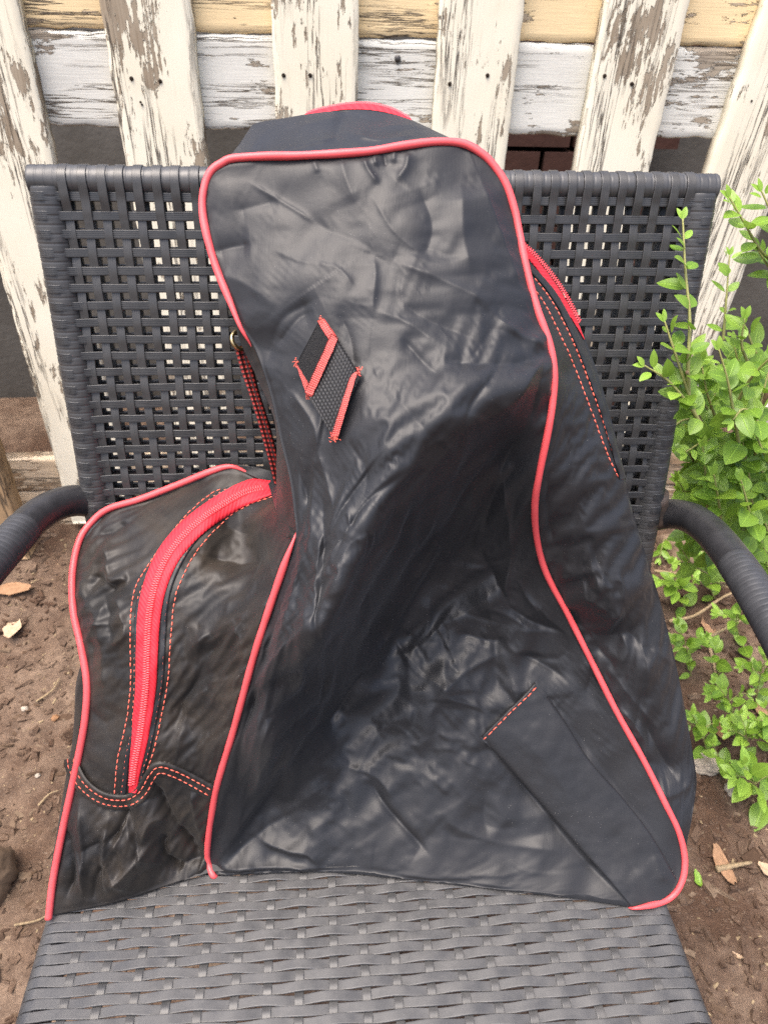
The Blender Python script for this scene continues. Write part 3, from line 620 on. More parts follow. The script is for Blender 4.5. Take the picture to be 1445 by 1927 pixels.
def slack(V, g, Efun, its=(260, 50, 14), kb=(.16, .14, .10), ka=(.0025, .004, .005), seed=1, strides=(4, 2, 1)):
    n, m = V.shape[:2]; Y = V
    for lv, st in enumerate(strides):
        if not its[lv]: continue
        ii = np.unique(np.r_[np.arange(0, n, st), n-1]); jj = np.unique(np.r_[np.arange(0, m, st), m-1]); ix = np.ix_(ii, jj)
        h0 = V[ix]; gh = g[ix]; X0 = Y[ix]
        if lv == 0: X0 = X0-FW*(.0012*perlin(gh[..., 0]/60, gh[..., 1]/60, seed)+.0012*perlin(gh[..., 0]/120, gh[..., 1]/120, seed+1))[..., None]
        X = relax(X0, h0, gh, Efun(gh[..., 0], gh[..., 1]), its[lv], kb[lv], ka[lv])
        Y = X if st == 1 else Y+upx(X-Y[ix], ii, jj, n, m)
    return Y
def upx(A, ii, jj, n, m):
    def ax(A, k, N):                                              # cubic along the first axis
        t = np.interp(np.arange(N), k, np.arange(len(k))); i = np.minimum(t.astype(int), len(k)-2); f = (t-i)[:, None, None]
        p = [A[np.clip(i+q, 0, len(k)-1)] for q in (-1, 0, 1, 2)]
        return .5*(2*p[1]+(p[2]-p[0])*f+(2*p[0]-5*p[1]+4*p[2]-p[3])*f**2+(3*p[1]-p[0]-3*p[2]+p[3])*f**3)
    return np.swapaxes(ax(np.swapaxes(ax(A, ii, n), 0, 1), jj, m), 0, 1)
def tensor(u, terms, base):
    """strain field: BASE everywhere plus (weight, angle in degrees of the squeezed direction, amount)"""
    E = np.zeros(u.shape+(3,)); E[..., 0] = base; E[..., 2] = base
    for w_, ang, amt in terms:
        c, s = math.cos(math.radians(ang)), math.sin(math.radians(ang)); E[..., 0] += w_*amt*c*c; E[..., 1] += w_*amt*c*s; E[..., 2] += w_*amt*s*s
    return E
def splat(g, dd):
    G = np.zeros((GH, GW)); W = np.zeros((GH, GW)); j = np.clip(np.round(g[..., 0]/4), 0, GW-1).astype(int); i = np.clip(np.round(g[..., 1]/4), 0, GH-1).astype(int)
    np.add.at(G, (i, j), dd); np.add.at(W, (i, j), 1.); k = np.array([.25, .5, .25])
    G1 = G.copy(); W1 = W.copy()
    for _ in range(3):
        for ax in (0, 1): G1 = np.apply_along_axis(lambda q: np.convolve(q, k, 'same'), ax, G1); W1 = np.apply_along_axis(lambda q: np.convolve(q, k, 'same'), ax, W1)
    return np.where(W > 0, G/np.maximum(W, 1), G1/np.maximum(W1, 1e-6)*(W1 > 1e-4))
WR = {}
def patch(name, Tc, Bc, Lc, Rc, n, m, D, mat, k=5, lip=(.012, .97), parent=None, slk=None, key=None, cre=None, floor=None):
    g = coons(Tc, Bc, Lc, Rc, n, m); e = edge_weight(n, m, k); e = e*e*(3-2*e)
    d = (D(g[..., 0], g[..., 1], fold=False) if key else D(g[..., 0], g[..., 1]))*e+g[..., 2]*(1-e)
    V = P(g[..., 0], g[..., 1], d)
    if slk:
        X = slack(V, g, slk.pop('E'), **slk); X = X-(cre(g[..., 0], g[..., 1])*e)[..., None]*FW if cre else X; q = X-CAM; dn_ = q@FW; uu = (q@RT)/dn_*F+722.5; vv = (q@DN)/dn_*F+963.5
        if floor is not None:                                     # meets the seat at a slope instead of lying flat on it
            vb = np.interp(uu, floor[:, 0], floor[:, 1]); dn_ = np.minimum(dn_, d_on_z(uu, vv, ZS+.002+.00013*np.clip(vb-vv, 0, 60))); X = P(uu, vv, dn_)
        if key: WR[key] = splat(np.stack([uu, vv], -1), dn_-D(uu, vv)); V = X; d = dn_
    V = V.reshape(-1, 3); Fc = grid_faces(n, m).tolist(); uv = g[..., :2].reshape(-1, 2)/400.
    if lip:                                                       # turned-in seam allowance all round
        idx = np.r_[np.arange(m), m*np.arange(1, n)+m-1, (n-1)*m+np.arange(m-2, -1, -1), m*np.arange(n-2, 0, -1)]
        c = np.array([g[..., 0].mean(), g[..., 1].mean()]); q = g.reshape(-1, 3)[idx]; qq = c+(q[:, :2]-c)*lip[1]
        V2 = P(qq[:, 0], qq[:, 1], d.reshape(-1)[idx]+lip[0]); V2[:, 2] = np.maximum(V2[:, 2], ZS+.003); base = len(V); L = len(idx)
        V = np.vstack([V, V2]); uv = np.vstack([uv, qq/400.])
        Fc += [[idx[a], base+a, base+(a+1) % L, idx[(a+1) % L]] for a in range(L)]
    V[:, 2] = np.maximum(V[:, 2], ZS+.0022)
    return mesh(name, V, Fc, mat, parent or bag, uv=uv)
def E_front(u, v):
    diag = blob(u, v, 800, 1010, 330, 150, math.radians(-52)); lo = blob(u, v, 840, 1330, 300, 200, .2); up = np.clip((980-v)/250, 0, 1)
    lf = blob(u, v, 520, 1250, 130, 330, .25); tab = 1-.9*blob(u, v, 620, 715, 95, 140)
    loopm = 1-.9*blob(u, v, 1090, 1500, 90, 300, math.radians(-33))
    E = tensor(u, [(diag, 38, .075), (lo, 10, .012), (lo, 100, .010), (lf, 15, .090), (up, 70, .003), (blob(u, v, 980, 690, 160, 90), 80, .03)], .001)
    return E*(tab*loopm)[..., None]
patch('front_panel', fT, fB, fL, fR, 430, 270, D_front, M_NYL, slk=dict(E=E_front), key='f', cre=fine_front, floor=fB)
D_front0 = D_front
D_front = lambda u, v: D_front0(u, v)+sample(WR['f'], np.asarray(u, float), np.asarray(v, float))

# left gusset with the long zip: the foot of the boot
l_right = [(547, 1003, .482), (556, 1014, .477), (531, 1077, .483), (481, 1227, .505), (441, 1371, .538), (411, 1471, .565), (399, 1531, .584), (391, 1591, .604), (397, 1640, float(seat(397, 1640, .003)))]
l_bot = onseat([(94, 1724), (160, 1711), (205, 1702), (250, 1689), (330, 1662), (397, 1640)], .003)
l_left = [(205, 958, .607), (172, 985, .605), (150, 1020, .598), (138, 1080, .588), (140, 1150, .578), (155, 1220, .571), (165, 1285, .567), (162, 1350, .567), (150, 1420, .569), (133, 1500, .573), (116, 1580, .576), (101, 1660, .5775), (94, 1724, l_bot[0][2])]
l_top = [(205, 958, .607), (262, 941, .606), (330, 915, .604), (400, 887, .601), (432, 879, .599), (460, 888, .598), (490, 905, .596), (522, 918, .590), (537, 962, .530), (547, 1003, .482)]
lT = bnd(l_top, 60); lB = bnd(l_bot, 60); lL = bnd(l_left, 100); lR = bnd(l_right, 100)
l_in = [(500, 925, .588), (400, 965, .575), (330, 1040, .553), (290, 1120, .543), (262, 1300, .543), (250, 1480, .561), (450, 990, .580), (482, 1040, .558), (440, 1090, .545), (500, 1115, .512), (400, 1200, .540), (350, 1350, .557), (330, 1550, .584), (200, 1600, .567), (200, 1200, .552), (190, 1450, .559), (300, 1400, .553), (250, 1640, .580)]
T_left = TPS(np.vstack([lT[::5], lR[3::6], lB[1:-1:6], lL[3::6], np.array(l_in)]), 3e-4)
C_left = [
 ([(203, 1020), (206, 1060), (209, 1100)], 4.5, 12, 18), ([(209, 1100), (226, 1090), (243, 1088)], 3.5, 10, 6), ([(170, 1085), (190, 1090), (208, 1102), (216, 1130)], -3.5, 10, 10), ([(214, 1118), (232, 1160), (236, 1196), (210, 1212)], 3.2, 9, 8), ([(196, 1120), (205, 1170), (206, 1208)], -3, 8, 8), ([(180, 1010), (215, 1000), (240, 985)], -2.5, 12, 10), ([(165, 1120), (185, 1180), (190, 1230)], 1.6, 8, 8),
 ([(382, 1045), (420, 1058), (456, 1064), (507, 1053)], -6.0, 26, 9), ([(519, 1100), (470, 1140), (436, 1166), (390, 1195), (350, 1228)], 5.0, 30, 24), ([(505, 1062), (512, 1085), (520, 1105)], -2.5, 6, 6),
 ([(420, 1195), (380, 1260), (324, 1372)], -3.6, 22, 16), ([(480, 1180), (430, 1260), (390, 1340)], 2.2, 18, 18), ([(455, 1290), (420, 1370), (390, 1450)], 1.8, 12, 18), ([(370, 1300), (345, 1370), (330, 1430)], 1.8, 12, 12),
 ([(240, 1520), (228, 1555), (206, 1584)], -3.6, 9, 12), ([(284, 1470), (315, 1525), (349, 1574), (378, 1614)], -4.4, 9, 9), ([(312, 1570), (303, 1599), (312, 1618), (340, 1640)], -4.2, 7, 9), ([(268, 1590), (285, 1545), (318, 1540), (345, 1575)], 3.4, 18, 9), ([(206, 1668), (240, 1640), (262, 1618), (284, 1588)], 3.0, 7, 16), ([(200, 1560), (196, 1620), (204, 1680)], 2.5, 10, 6), ([(150, 1500), (158, 1600), (156, 1690)], 2.2, 6, 14), ([(126, 1560), (140, 1640), (124, 1690)], -3.0, 8, 10), ([(310, 1640), (355, 1625), (388, 1612)], -2.2, 7, 8), ([(360, 1480), (372, 1540), (385, 1590)], 2.0, 12, 8),
 ([(250, 960), (330, 925), (400, 900)], -2.2, 14, 14), ([(165, 1330), (200, 1360), (225, 1330)], -1.2, 18, 18), ([(400, 960), (440, 1000), (500, 1010)], -1.8, 16, 20)]
C_left += sharp_creases(14, 211, 430, 1230, 70, 150, 0, 125, 18, 60, 150, 1.4)+sharp_creases(14, 212, 270, 1590, 100, 80, 0, 110, 40, 50, 120, 1.6)+sharp_creases(8, 213, 200, 1150, 30, 110, 0, 80, 40, 40, 90, 1.4)
C_left = [(p_, A_*(1.6 if p_[0][1] > 1460 else 1), w1_, w2_) for p_, A_, w1_, w2_ in C_left]
_facl = facets(380, .55, (90, 870, 560, 1730), 21, .6)
seam_l = cr([(147, 1427), (150, 1445), (165, 1470), (190, 1490), (215, 1498), (240, 1497), (258, 1484), (272, 1460), (285, 1442), (305, 1436), (330, 1443), (360, 1457), (405, 1482)], 60)
def D_left(u, v, fold=True):
    u = np.asarray(u, float); v = np.asarray(v, float)
    d = T_left(u, v)-((creases(u, v, C_left)*1.6+sample(_facl, u, v)*.9) if fold else 0)-.0014*fbm(u/70, v/90, 3, 51)-.0005*fbm(u/26, v/40, 2, 61)
    sv = np.interp(u, seam_l[:, 0], seam_l[:, 1]); s = (v-sv)            # the toe panel laps over the gusset
    d -= .0018*np.where(s > 0, np.exp(-s/60.), 0)
    return d
def E_left(u, v):
    zipm = 1-.85*np.exp(-((u-np.interp(v, [900, 950, 1035, 1150, 1300, 1490], [520, 425, 325, 284, 276, 249]))/34)**2)
    E = tensor(u, [(blob(u, v, 210, 1110, 60, 110), 60, .06), (blob(u, v, 430, 1200, 120, 170), 50, .05), (blob(u, v, 300, 1590, 130, 90), 30, .05), (blob(u, v, 360, 1380, 60, 140), 20, .05)], .001)
    return E*zipm[..., None]
patch('side_gusset', lT, lB, lL, lR, 280, 150, D_left, M_NYLD, slk=dict(E=E_left, strides=(3, 2, 1)), key='l', cre=lambda u, v: creases(u, v, C_left)*1.6+sample(_facl, u, v)*.9, floor=lB)
D_left0 = D_left
D_left = lambda u, v: D_left0(u, v)+sample(WR['l'], np.asarray(u, float), np.asarray(v, float))

# narrow strip of gusset behind the fold on the left
g_left = cr([(428, 560, .478), (440, 600, .480), (455, 650, .490), (490, 725, .505), (518, 800, .515), (520, 900, .520), (522, 985, .525), (534, 1008, .505), (548, 1014, .483)], 60)
g_right = cr([(432, 562, .472), (455, 615, .472), (482, 662, .474), (512, 740, .475), (534, 830, .477), (551, 900, .478), (560, 960, .479), (562, 990, .478), (560, 1012, .478)], 60)
T_g = TPS(np.vstack([g_left[::3], g_right[::3], (g_left[4:-4:4]+g_right[4:-4:4])/2-np.array([0, 0, .003])]), 1e-4)
C_g = [([(500, 760), (515, 790), (545, 880)], -2, 5, 6), ([(530, 900), (535, 960), (548, 985)], 2, 5, 5), ([(528, 1000), (545, 970), (556, 930)], -2, 5, 6)]
D_g = lambda u, v: T_g(u, v)-creases(u, v, C_g)-.0012*fbm(u/25, v/60, 3, 71)
patch('side_gusset', np.stack([g_left[0], g_right[0]]), np.stack([g_left[-1], g_right[-1]]), g_left, g_right, 120, 14, D_g, M_NYLD, k=2, lip=None)

# right gusset
r_left = cr([(964, 385, .4765), (977, 440, .477), (990, 505, .477), (1010, 580, .477), (1034, 648, .478), (1042, 700, .480), (1040, 750, .484), (1033, 800, .489), (1015, 890, .505), (1006, 950, .527), (1010, 1015, .558), (1028, 1080, .584), (1070, 1160, .602), (1110, 1240, .608), (1160, 1340, .610), (1210, 1430, .610), (1250, 1510, .608), (1277, 1567, .606), (1287, 1610, .605)], 140)
r_right = cr([(968, 390, .492), (980, 440, .503), (1000, 474, .508), (1030, 512, .512), (1060, 556, .516), (1090, 612, .522), (1130, 720, .529), (1160, 830, .541), (1177, 908, .552), (1192, 970, .566), (1216, 1050, .584), (1241, 1130, .598), (1271, 1250, .610), (1291, 1350, .615), (1305, 1430, .617), (1310, 1475, .617), (1301, 1540, .613), (1293, 1580, .611), (1288, 1612, .608)], 140)
r_in = [(1060, 700, .498), (1100, 850, .517), (1060, 950, .532), (1120, 1000, .543), (1100, 1120, .576), (1150, 1210, .596), (1200, 1100, .570), (1235, 1250, .592), (1180, 1330, .605), (1260, 1400, .606), (1245, 1440, .613), (1290, 1500, .614)]
T_right = TPS(np.vstack([r_left[::5], r_right[::5], np.array(r_in)]), 3e-4)
C_right = [
 ([(1031, 900), (1032, 969), (1042, 1024)], -3.0, 12, 5), ([(1042, 1022), (1065, 1030), (1104, 1022)], -1.8, 8, 10), ([(1055, 1077), (1080, 1045), (1106, 1024)], 2.4, 10, 12), ([(1052, 1090), (1075, 1086), (1099, 1091)], 3.0, 14, 6), ([(1094, 1095), (1100, 1130), (1092, 1148)], 2.2, 8, 8),
 ([(1083, 1148), (1110, 1158), (1142, 1160), (1175, 1150)], 5.0, 30, 11), ([(1065, 1150), (1110, 1185), (1170, 1195), (1215, 1170)], -3.5, 14, 20), ([(1110, 1000), (1125, 1060), (1155, 1110)], -2.4, 14, 12), ([(1080, 860), (1150, 960), (1190, 1080)], 2.0, 40, 40),
 ([(1168, 1335), (1204, 1380), (1226, 1425)], 3.2, 7, 12), ([(1205, 1345), (1245, 1420), (1275, 1470)], -5.0, 20, 24), ([(1120, 1215), (1150, 1245), (1148, 1260)], -1.8, 8, 8), ([(1170, 1195), (1180, 1225), (1160, 1250)], 1.4, 8, 8), ([(1215, 1200), (1235, 1300), (1265, 1390)], 2.2, 24, 40), ([(1180, 1185), (1215, 1220), (1235, 1215)], -1.6, 10, 10), ([(1240, 1500), (1275, 1490), (1300, 1470)], 2.2, 14, 10), ([(1050, 760), (1075, 860), (1070, 900)], -2.0, 18, 20)]
C_right += sharp_creases(14, 221, 1100, 1080, 50, 120, 0, 60, 40, 40, 110, 1.5)+sharp_creases(10, 222, 1215, 1330, 50, 160, 0, 65, 25, 60, 150, 1.3)
_facr = facets(300, .6, (960, 380, 1320, 1640), 31, .6)
def D_right(u, v, fold=True):
    u = np.asarray(u, float); v = np.asarray(v, float)
    return T_right(u, v)-((creases(u, v, C_right)*1.3+sample(_facr, u, v)*.7) if fold else 0)-.0012*fbm(u/60, v/90, 3, 81)
patch('side_gusset', np.stack([r_left[0], r_right[0]]), np.stack([r_left[-1], r_right[-1]]), r_left, r_right, 330, 90, D_right, M_NYL, k=3, lip=None, slk=dict(E=lambda u, v: tensor(u, [(blob(u, v, 1100, 1080, 90, 180), 60, .05), (blob(u, v, 1200, 1350, 90, 200), 20, .03), (np.clip((v-620)/200, 0, 1), 10, .008)], .002), strides=(3, 2, 1)), key='r', cre=lambda u, v: creases(u, v, C_right)*1.3+sample(_facr, u, v)*.7)
D_right0 = D_right
D_right = lambda u, v: D_right0(u, v)+sample(WR['r'], np.asarray(u, float), np.asarray(v, float))

# top gusset, rolling back over the chair
t_front = cr([(404, 318, .470), (418, 308, .467), (440, 299, .466), (500, 295, .464), (560, 294, .462), (640, 290, .461), (700, 285, .461), (760, 275, .462), (820, 268, .465), (870, 271, .468), (905, 289, .470), (930, 314, .472), (952, 349, .474), (966, 390, .476)], 90)
t_back = cr([(405, 317, .475), (428, 298, .483), (450, 272, .495), (466, 248, .505), (481, 232, .512), (530, 223, .518), (590, 213, .522), (650, 206, .525), (700, 207, .527), (760, 220, .525), (820, 247, .515), (865, 268, .496), (905, 287, .484), (932, 314, .482), (954, 349, .485), (968, 392, .490)], 90)
T_top = TPS(np.vstack([t_front[::3], t_back[::3], np.array([(650, 248, .492), (560, 255, .490), (740, 250, .494), (500, 262, .490)])]), 2e-4)
C_top = [([(657, 208), (640, 235), (629, 262)], -2.6, 14, 14), ([(660, 212), (690, 225), (740, 228)], -1.8, 10, 14), ([(505, 290), (574, 272), (632, 258)], 2.6, 16, 8), ([(660, 250), (712, 262), (780, 253)], 3.0, 16, 6), ([(560, 240), (610, 225), (640, 222)], 2.0, 14, 12), ([(470, 280), (500, 250), (520, 232)], 1.2, 14, 14), ([(700, 240), (780, 236), (830, 258)], 1.6, 10, 8), ([(760, 260), (830, 258)], -1.4, 6, 6)]
D_top = lambda u, v: T_top(u, v)-2.2*creases(u, v, C_top)-.0012*fbm(u/50, v/30, 3, 91)
patch('top_gusset', t_back, t_front, np.stack([t_back[0], t_front[0]]), np.stack([t_back[-1], t_front[-1]]), 60, 200, D_top, M_NYL, k=3, lip=None, slk=dict(E=lambda u, v: tensor(u, [(blob(u, v, 650, 245, 150, 60), 0, .03)], .018), strides=(3, 2, 1)), key=None)

# the rear half of the bag: rear gusset and back panel, against the chair back
loop = np.vstack([t_back[4:-6:3], r_right[6:-1:5], np.array(onseat([(1240, 1690), (1000, 1650), (700, 1630), (400, 1640)], .006)), lB[::-1][10:-1:10], lL[::-1][4:-1:7], lT[2:46:6], g_left[::-1][8:-2:6]])
lw = P(loop[:, 0], loop[:, 1], loop[:, 2])
cen = lw.mean(0)
yl = (lw-CO)@EY; lim = TOPY+(lw[:, 2]-TOPZ)*(SL[1]/SL[2])-.014; over = np.clip((lw[:, 2]-TOPZ+.03)/.03, 0, 1)   # the part lying over the top rail
dy = np.where(over > 0, .05*over+(1-over)*np.clip(lim-yl, 0, 1)*.85, np.clip(lim-yl, 0, 1)*.85)
rear = lw+dy[:, None]*EY+(cen-lw)*np.array([.10, 0, .08]); mid = lw*.55+rear*.45+(lw-cen)*np.array([.0, 0, .0])
rear[:, 2] = np.maximum(rear[:, 2], ZS+.003); mid[:, 2] = np.maximum(mid[:, 2], ZS+.003)
lwc = lw.copy()
nL = len(lw); Fc = []
for a in range(nL):
    b = (a+1) % nL; Fc += [[a, b, nL+b, nL+a], [nL+a, nL+b, 2*nL+b, 2*nL+a]]
V = np.vstack([lwc, mid, rear]); mesh('rear_gusset', V, Fc, M_NYL, bag)
tri = geometry.tessellate_polygon([[Vector((q@RT, q@DN, 0)) for q in rear]])
mesh('back_panel', rear+FW*.0005, [list(t_) for t_ in tri], M_NYL, bag, smooth=False)

# piping
def piping(pts, n, rad=.0026, t0=.03, t1=.03, w0=.2, w1=.2):
    c = cr(pts, n); path = P(c[:, 0], c[:, 1], c[:, 2]-.0010); s = np.linspace(0, 1, n)
    r = rad*(1+.035*np.sin(np.arange(n)*.21)+.05*fbm(s*23, s*0+n, 2, 6)); r = r*np.clip(w0+(1-w0)*s/t0, 0, 1)*np.clip(w1+(1-w1)*(1-s)/t1, 0, 1)
    V, Fc = tube_geo(path, r, 12, up=-FW); mesh('piping', V, Fc, M_PIPE, bag)
piping([(414, 1645, f_bot[0][2]+.006), (402, 1648, f_bot[0][2]+.001), (392, 1622, .611), (391, 1590, .602), (399, 1530, .582), (411, 1470, .563), (441, 1370, .536), (481, 1225, .503), (531, 1075, .480), (552, 1018, .4750), (559, 998, .479)], 320, t0=.02, t1=.10, w1=.1)
piping([(490, 678, .484), (470, 644, .4755), (453, 616, .4705), (432, 565, .470), (405, 497, .470), (387, 432, .469), (381, 386, .468), (386, 348, .467)]+f_top+f_right[1:-1]+[(1195, 1709, f_right[-1][2]-.001), (1176, 1705, f_right[-1][2]+.010)], 620, t0=.06, t1=.02, w0=.1)
back_p = [(92, 1729, l_bot[0][2])]+[(a-1, b, c-.0005) for a, b, c in l_left[::-1][1:]]+[(a, b-1, c-.0005) for a, b, c in l_top[1:5]]+[(455, 884, .600), (480, 900, .602)]
c_back = cr(back_p, 320)
path = P(c_back[:, 0], c_back[:, 1], c_back[:, 2]-.001); V, Fc = tube_geo(path, .0029*np.clip(np.linspace(11, .2, 320), .3, 1), 12, up=-FW); mesh('piping', V, Fc, M_PIPE, bag)
# outer side of the back panel just showing beyond the left piping
o1 = cr([(165, 1290, .571), (150, 1345, .574), (142, 1400, .578), (128, 1480, .580), (108, 1580, .581), (92, 1660, .581), (92, 1724, .5795)], 40)
o2 = cr([(160, 1230, .585), (143, 1290, .592), (140, 1380, .596), (128, 1440, .60), (112, 1560, .600), (100, 1660, .600), (110, 1715, .597)], 40)
ii = np.stack([P(o1[:, 0]+4, o1[:, 1], o1[:, 2]), P((o1[:, 0]+o2[:, 0])/2-3, (o1[:, 1]+o2[:, 1])/2, (o1[:, 2]+o2[:, 2])/2), P(o2[:, 0], o2[:, 1], o2[:, 2]), P(o2[:, 0]+25, o2[:, 1], o2[:, 2]+.02)], 1)
ii[..., 2] = np.maximum(ii[..., 2], ZS+.003); mesh('back_panel_edge', ii.reshape(-1, 3), grid_faces(40, 4), M_NYLD, bag)

# bands, stitches and zip laid on a depth function
def lay(path, D, lift): 
    c = np.asarray(path, float); return P(c[:, 0], c[:, 1], D(c[:, 0], c[:, 1])-lift)
def path_uv(pts, n): 
    c = cr(np.c_[np.asarray(pts, float)[:, :2], np.zeros(len(pts))], n); return c[:, :2]
def px_norm(c):
    T = nrm(np.gradient(c, axis=0)); return np.stack([-T[:, 1], T[:, 0]], 1)
def band(name, c, D, w0, w1, mat, lift=.0012, k=5, uvs=14., thick=.0008):
    """cloth band following pixel path c on depth D between offsets w0..w1 (px, left negative)"""
    N = px_norm(c); n = len(c); w0 = np.broadcast_to(w0, (n,)); w1 = np.broadcast_to(w1, (n,)); t = np.linspace(0, 1, k)
    q = c[:, None]+N[:, None]*(w0[:, None]+(w1-w0)[:, None]*t)[..., None]; d = D(q[..., 0], q[..., 1])-lift
    V = P(q[..., 0], q[..., 1], d); L = np.r_[0, np.cumsum(np.linalg.norm(np.diff(c, axis=0), axis=1))]
    uv = np.stack([np.broadcast_to(L[:, None]/uvs, d.shape), (w0[:, None]+(w1-w0)[:, None]*t)/uvs], -1)
    e = P(q[:, [0, -1], 0], q[:, [0, -1], 1], d[:, [0, -1]]+thick+lift*.6)
    V = np.concatenate([e[:, :1], V, e[:, 1:]], 1); uv = np.concatenate([uv[:, :1], uv, uv[:, -1:]], 1)
    return mesh(name, V.reshape(-1, 3), grid_faces(n, k+2), mat, bag, uv=uv.reshape(-1, 2))
stitch_mb = MB()
def stitches(c, D, pitch=11., fill=.74, rad=.00046, lift=.0006):
    L = np.r_[0, np.cumsum(np.linalg.norm(np.diff(c, axis=0), axis=1))]; k = int(L[-1]/pitch)
    for i in range(k):
        s = np.linspace(i*pitch, i*pitch+pitch*fill, 4); q = np.stack([np.interp(s, L, c[:, 0]), np.interp(s, L, c[:, 1])], 1)
        q += random.uniform(-.5, .5); d = D(q[:, 0], q[:, 1])-np.array([-.0004, lift, lift, -.0004]); p = P(q[:, 0], q[:, 1], d)
        V, Fc = tube_geo(p, [rad*.7, rad, rad, rad*.7], 5, up=-FW); stitch_mb.add(V, Fc)
def zip_teeth(c, D, w, pitch, lift, rad=.0007):
    mb = MB(); L = np.r_[0, np.cumsum(np.linalg.norm(np.diff(c, axis=0), axis=1))]; N = px_norm(c)
    for s in np.arange(0, L[-1], pitch):
        for sgn, ph in ((-1, 0), (1, .5)):
            ss = min(s+ph*pitch, L[-1]); o = np.array([np.interp(ss, L, c[:, 0]), np.interp(ss, L, c[:, 1])]); nn = np.array([np.interp(ss, L, N[:, 0]), np.interp(ss, L, N[:, 1])])
            q = np.array([o+nn*sgn*w*f for f in (-.12, .25, .6, .95)]); d0 = D(q[:, 0], q[:, 1]); p = P(q[:, 0], q[:, 1], d0-lift-np.array([0, .0007, .0008, -.0003]))
            V, Fc = tube_geo(p, rad, 5, up=-FW); mb.add(V, Fc)
    return mb.build('zip_teeth', M_COIL, bag, kind='stuff')
# left zip
z = path_uv([(249, 1492), (255, 1440), (266, 1380), (276, 1300), (279, 1220), (284, 1150), (298, 1090), (325, 1035), (372, 985), (425, 948), (470, 925), (530, 913)], 200)
zw = np.interp(np.linspace(0, 1, 200), [0, .1, .3, .6, .8, .92, 1], [9, 15, 20, 23, 24, 24, 12])
wl_ = np.interp(np.linspace(0, 1, 200), [0, .2, .5, .8, .93, 1], [6, 20, 24, 22, 22, 6])
band('zip_tape', z, D_left, -wl_, zw*.9, M_TAPE, lift=.0016, k=7, uvs=4.5)
zt_ = zip_teeth(z[4:-10]-px_norm(z)[4:-10]*2, D_left, 6.8, 4.6, .0015, .0007)
# plackets of cloth each side of the zip (folded edge, double stitched)
sa = path_uv([(216, 1495), (222, 1430), (238, 1360), (246, 1290), (246, 1220), (247, 1150), (258, 1100), (282, 1060), (310, 1020), (350, 970), (392, 933), (420, 918)], 160)
sb = path_uv([(229, 1495), (236, 1430), (248, 1372), (253, 1290), (254, 1220), (256, 1150), (268, 1105), (292, 1063), (322, 1022), (360, 975), (400, 936), (432, 916)], 160)
sc_ = path_uv([(262, 1478), (278, 1420), (292, 1360), (305, 1280), (309, 1200), (315, 1130), (330, 1080), (362, 1024), (408, 975), (455, 944), (520, 922)], 160)
sd2 = path_uv([(268, 1470), (287, 1420), (302, 1360), (316, 1280), (322, 1200), (328, 1135), (344, 1085), (376, 1030), (420, 983), (462, 953), (521, 931)], 160)
for c in (sa, sb, sc_, sd2): stitches(c, D_left, 11.5, .78)
pe = (sb+0); band('zip_placket', sb, D_left, -2, 11 if False else 8, M_NYL, lift=.0010, k=4); band('zip_placket', sc_, D_left, -8, 3, M_NYL, lift=.0010, k=4)
# toe panel edge
N_ = px_norm(seam_l)
band('toe_panel_edge', seam_l, lambda u, v: D_left(u, v+6), -2, 26, M_NYLD, lift=.0022, k=5)
for off in (8, 19): stitches(seam_l+N_*off, lambda u, v: D_left(u, v+4)-.0018, 11, .78)
# right zip half: placket, stitches, tape, coil
ro = path_uv(r_right[:, :2], 300); rsel = ro[(ro[:, 1] > 455) & (ro[:, 1] < 640)]
band('zip_tape', rsel, D_right, 1, np.interp(np.linspace(0, 1, len(rsel)), [0, .15, .7, 1], [5, 13, 11, 2]), M_TAPE, lift=.0014, k=5, uvs=4.5)
zr = path_uv([(985, 462), (1003, 478), (1033, 512), (1063, 556), (1090, 608)], 80)
zip_teeth(zr-px_norm(zr)*1.5, D_right, 4, 4.8, .0012, .00055)
st1 = path_uv([(1006, 524), (1035, 562), (1060, 606), (1085, 660), (1110, 725), (1135, 795), (1155, 858), (1172, 906)], 140)
st2 = path_uv([(1003, 540), (1028, 578), (1050, 622), (1073, 672), (1098, 735), (1124, 805), (1147, 865), (1168, 908)], 140)
for c in (st1, st2): stitches(c, D_right, 11, .76)
band('zip_placket', path_uv([(1000, 500), (1040, 545), (1068, 592), (1096, 655), (1122, 722), (1146, 795), (1164, 858), (1176, 900)], 120), D_right, -2, 10, M_NYL, lift=.0016, k=4)
# top zip, standing proud of the gusset
zt1 = cr([(572, 216, .5215), (600, 210, .523), (650, 203, .525), (700, 204, .527), (745, 213, .526), (775, 224, .523)], 90); zt2 = cr([(576, 213, .526), (600, 205, .530), (650, 195, .533), (695, 194, .535), (738, 204, .533), (772, 222, .526)], 90)
zz = np.stack([P(zt1[:, 0], zt1[:, 1]+3, zt1[:, 2]-.001), P(*(zt1*.5+zt2*.5).T), P(*zt2.T), P(zt2[:, 0], zt2[:, 1]+2, zt2[:, 2]+.004)], 1)
L = np.r_[0, np.cumsum(np.linalg.norm(np.diff(zt1[:, :2], axis=0), axis=1))]/7.; uv = np.stack([np.repeat(L[:, None], 4, 1), np.broadcast_to(np.arange(4)*1., (90, 4))], -1)
mesh('zip_tape', zz.reshape(-1, 3), grid_faces(90, 4), M_TAPE, bag, uv=uv.reshape(-1, 2))
mb = MB(); c2 = cr(zt2, 60)
for q in c2[1:-1]:
    p = P(np.array([q[0]]*3), q[1]+np.array([3.5, 0, -.5]), q[2]+np.array([-.0012, -.0006, .0035])); V, Fc = tube_geo(p, .00085, 5, up=RT); mb.add(V, Fc)
mb.build('zip_teeth', M_COIL, bag, kind='stuff')

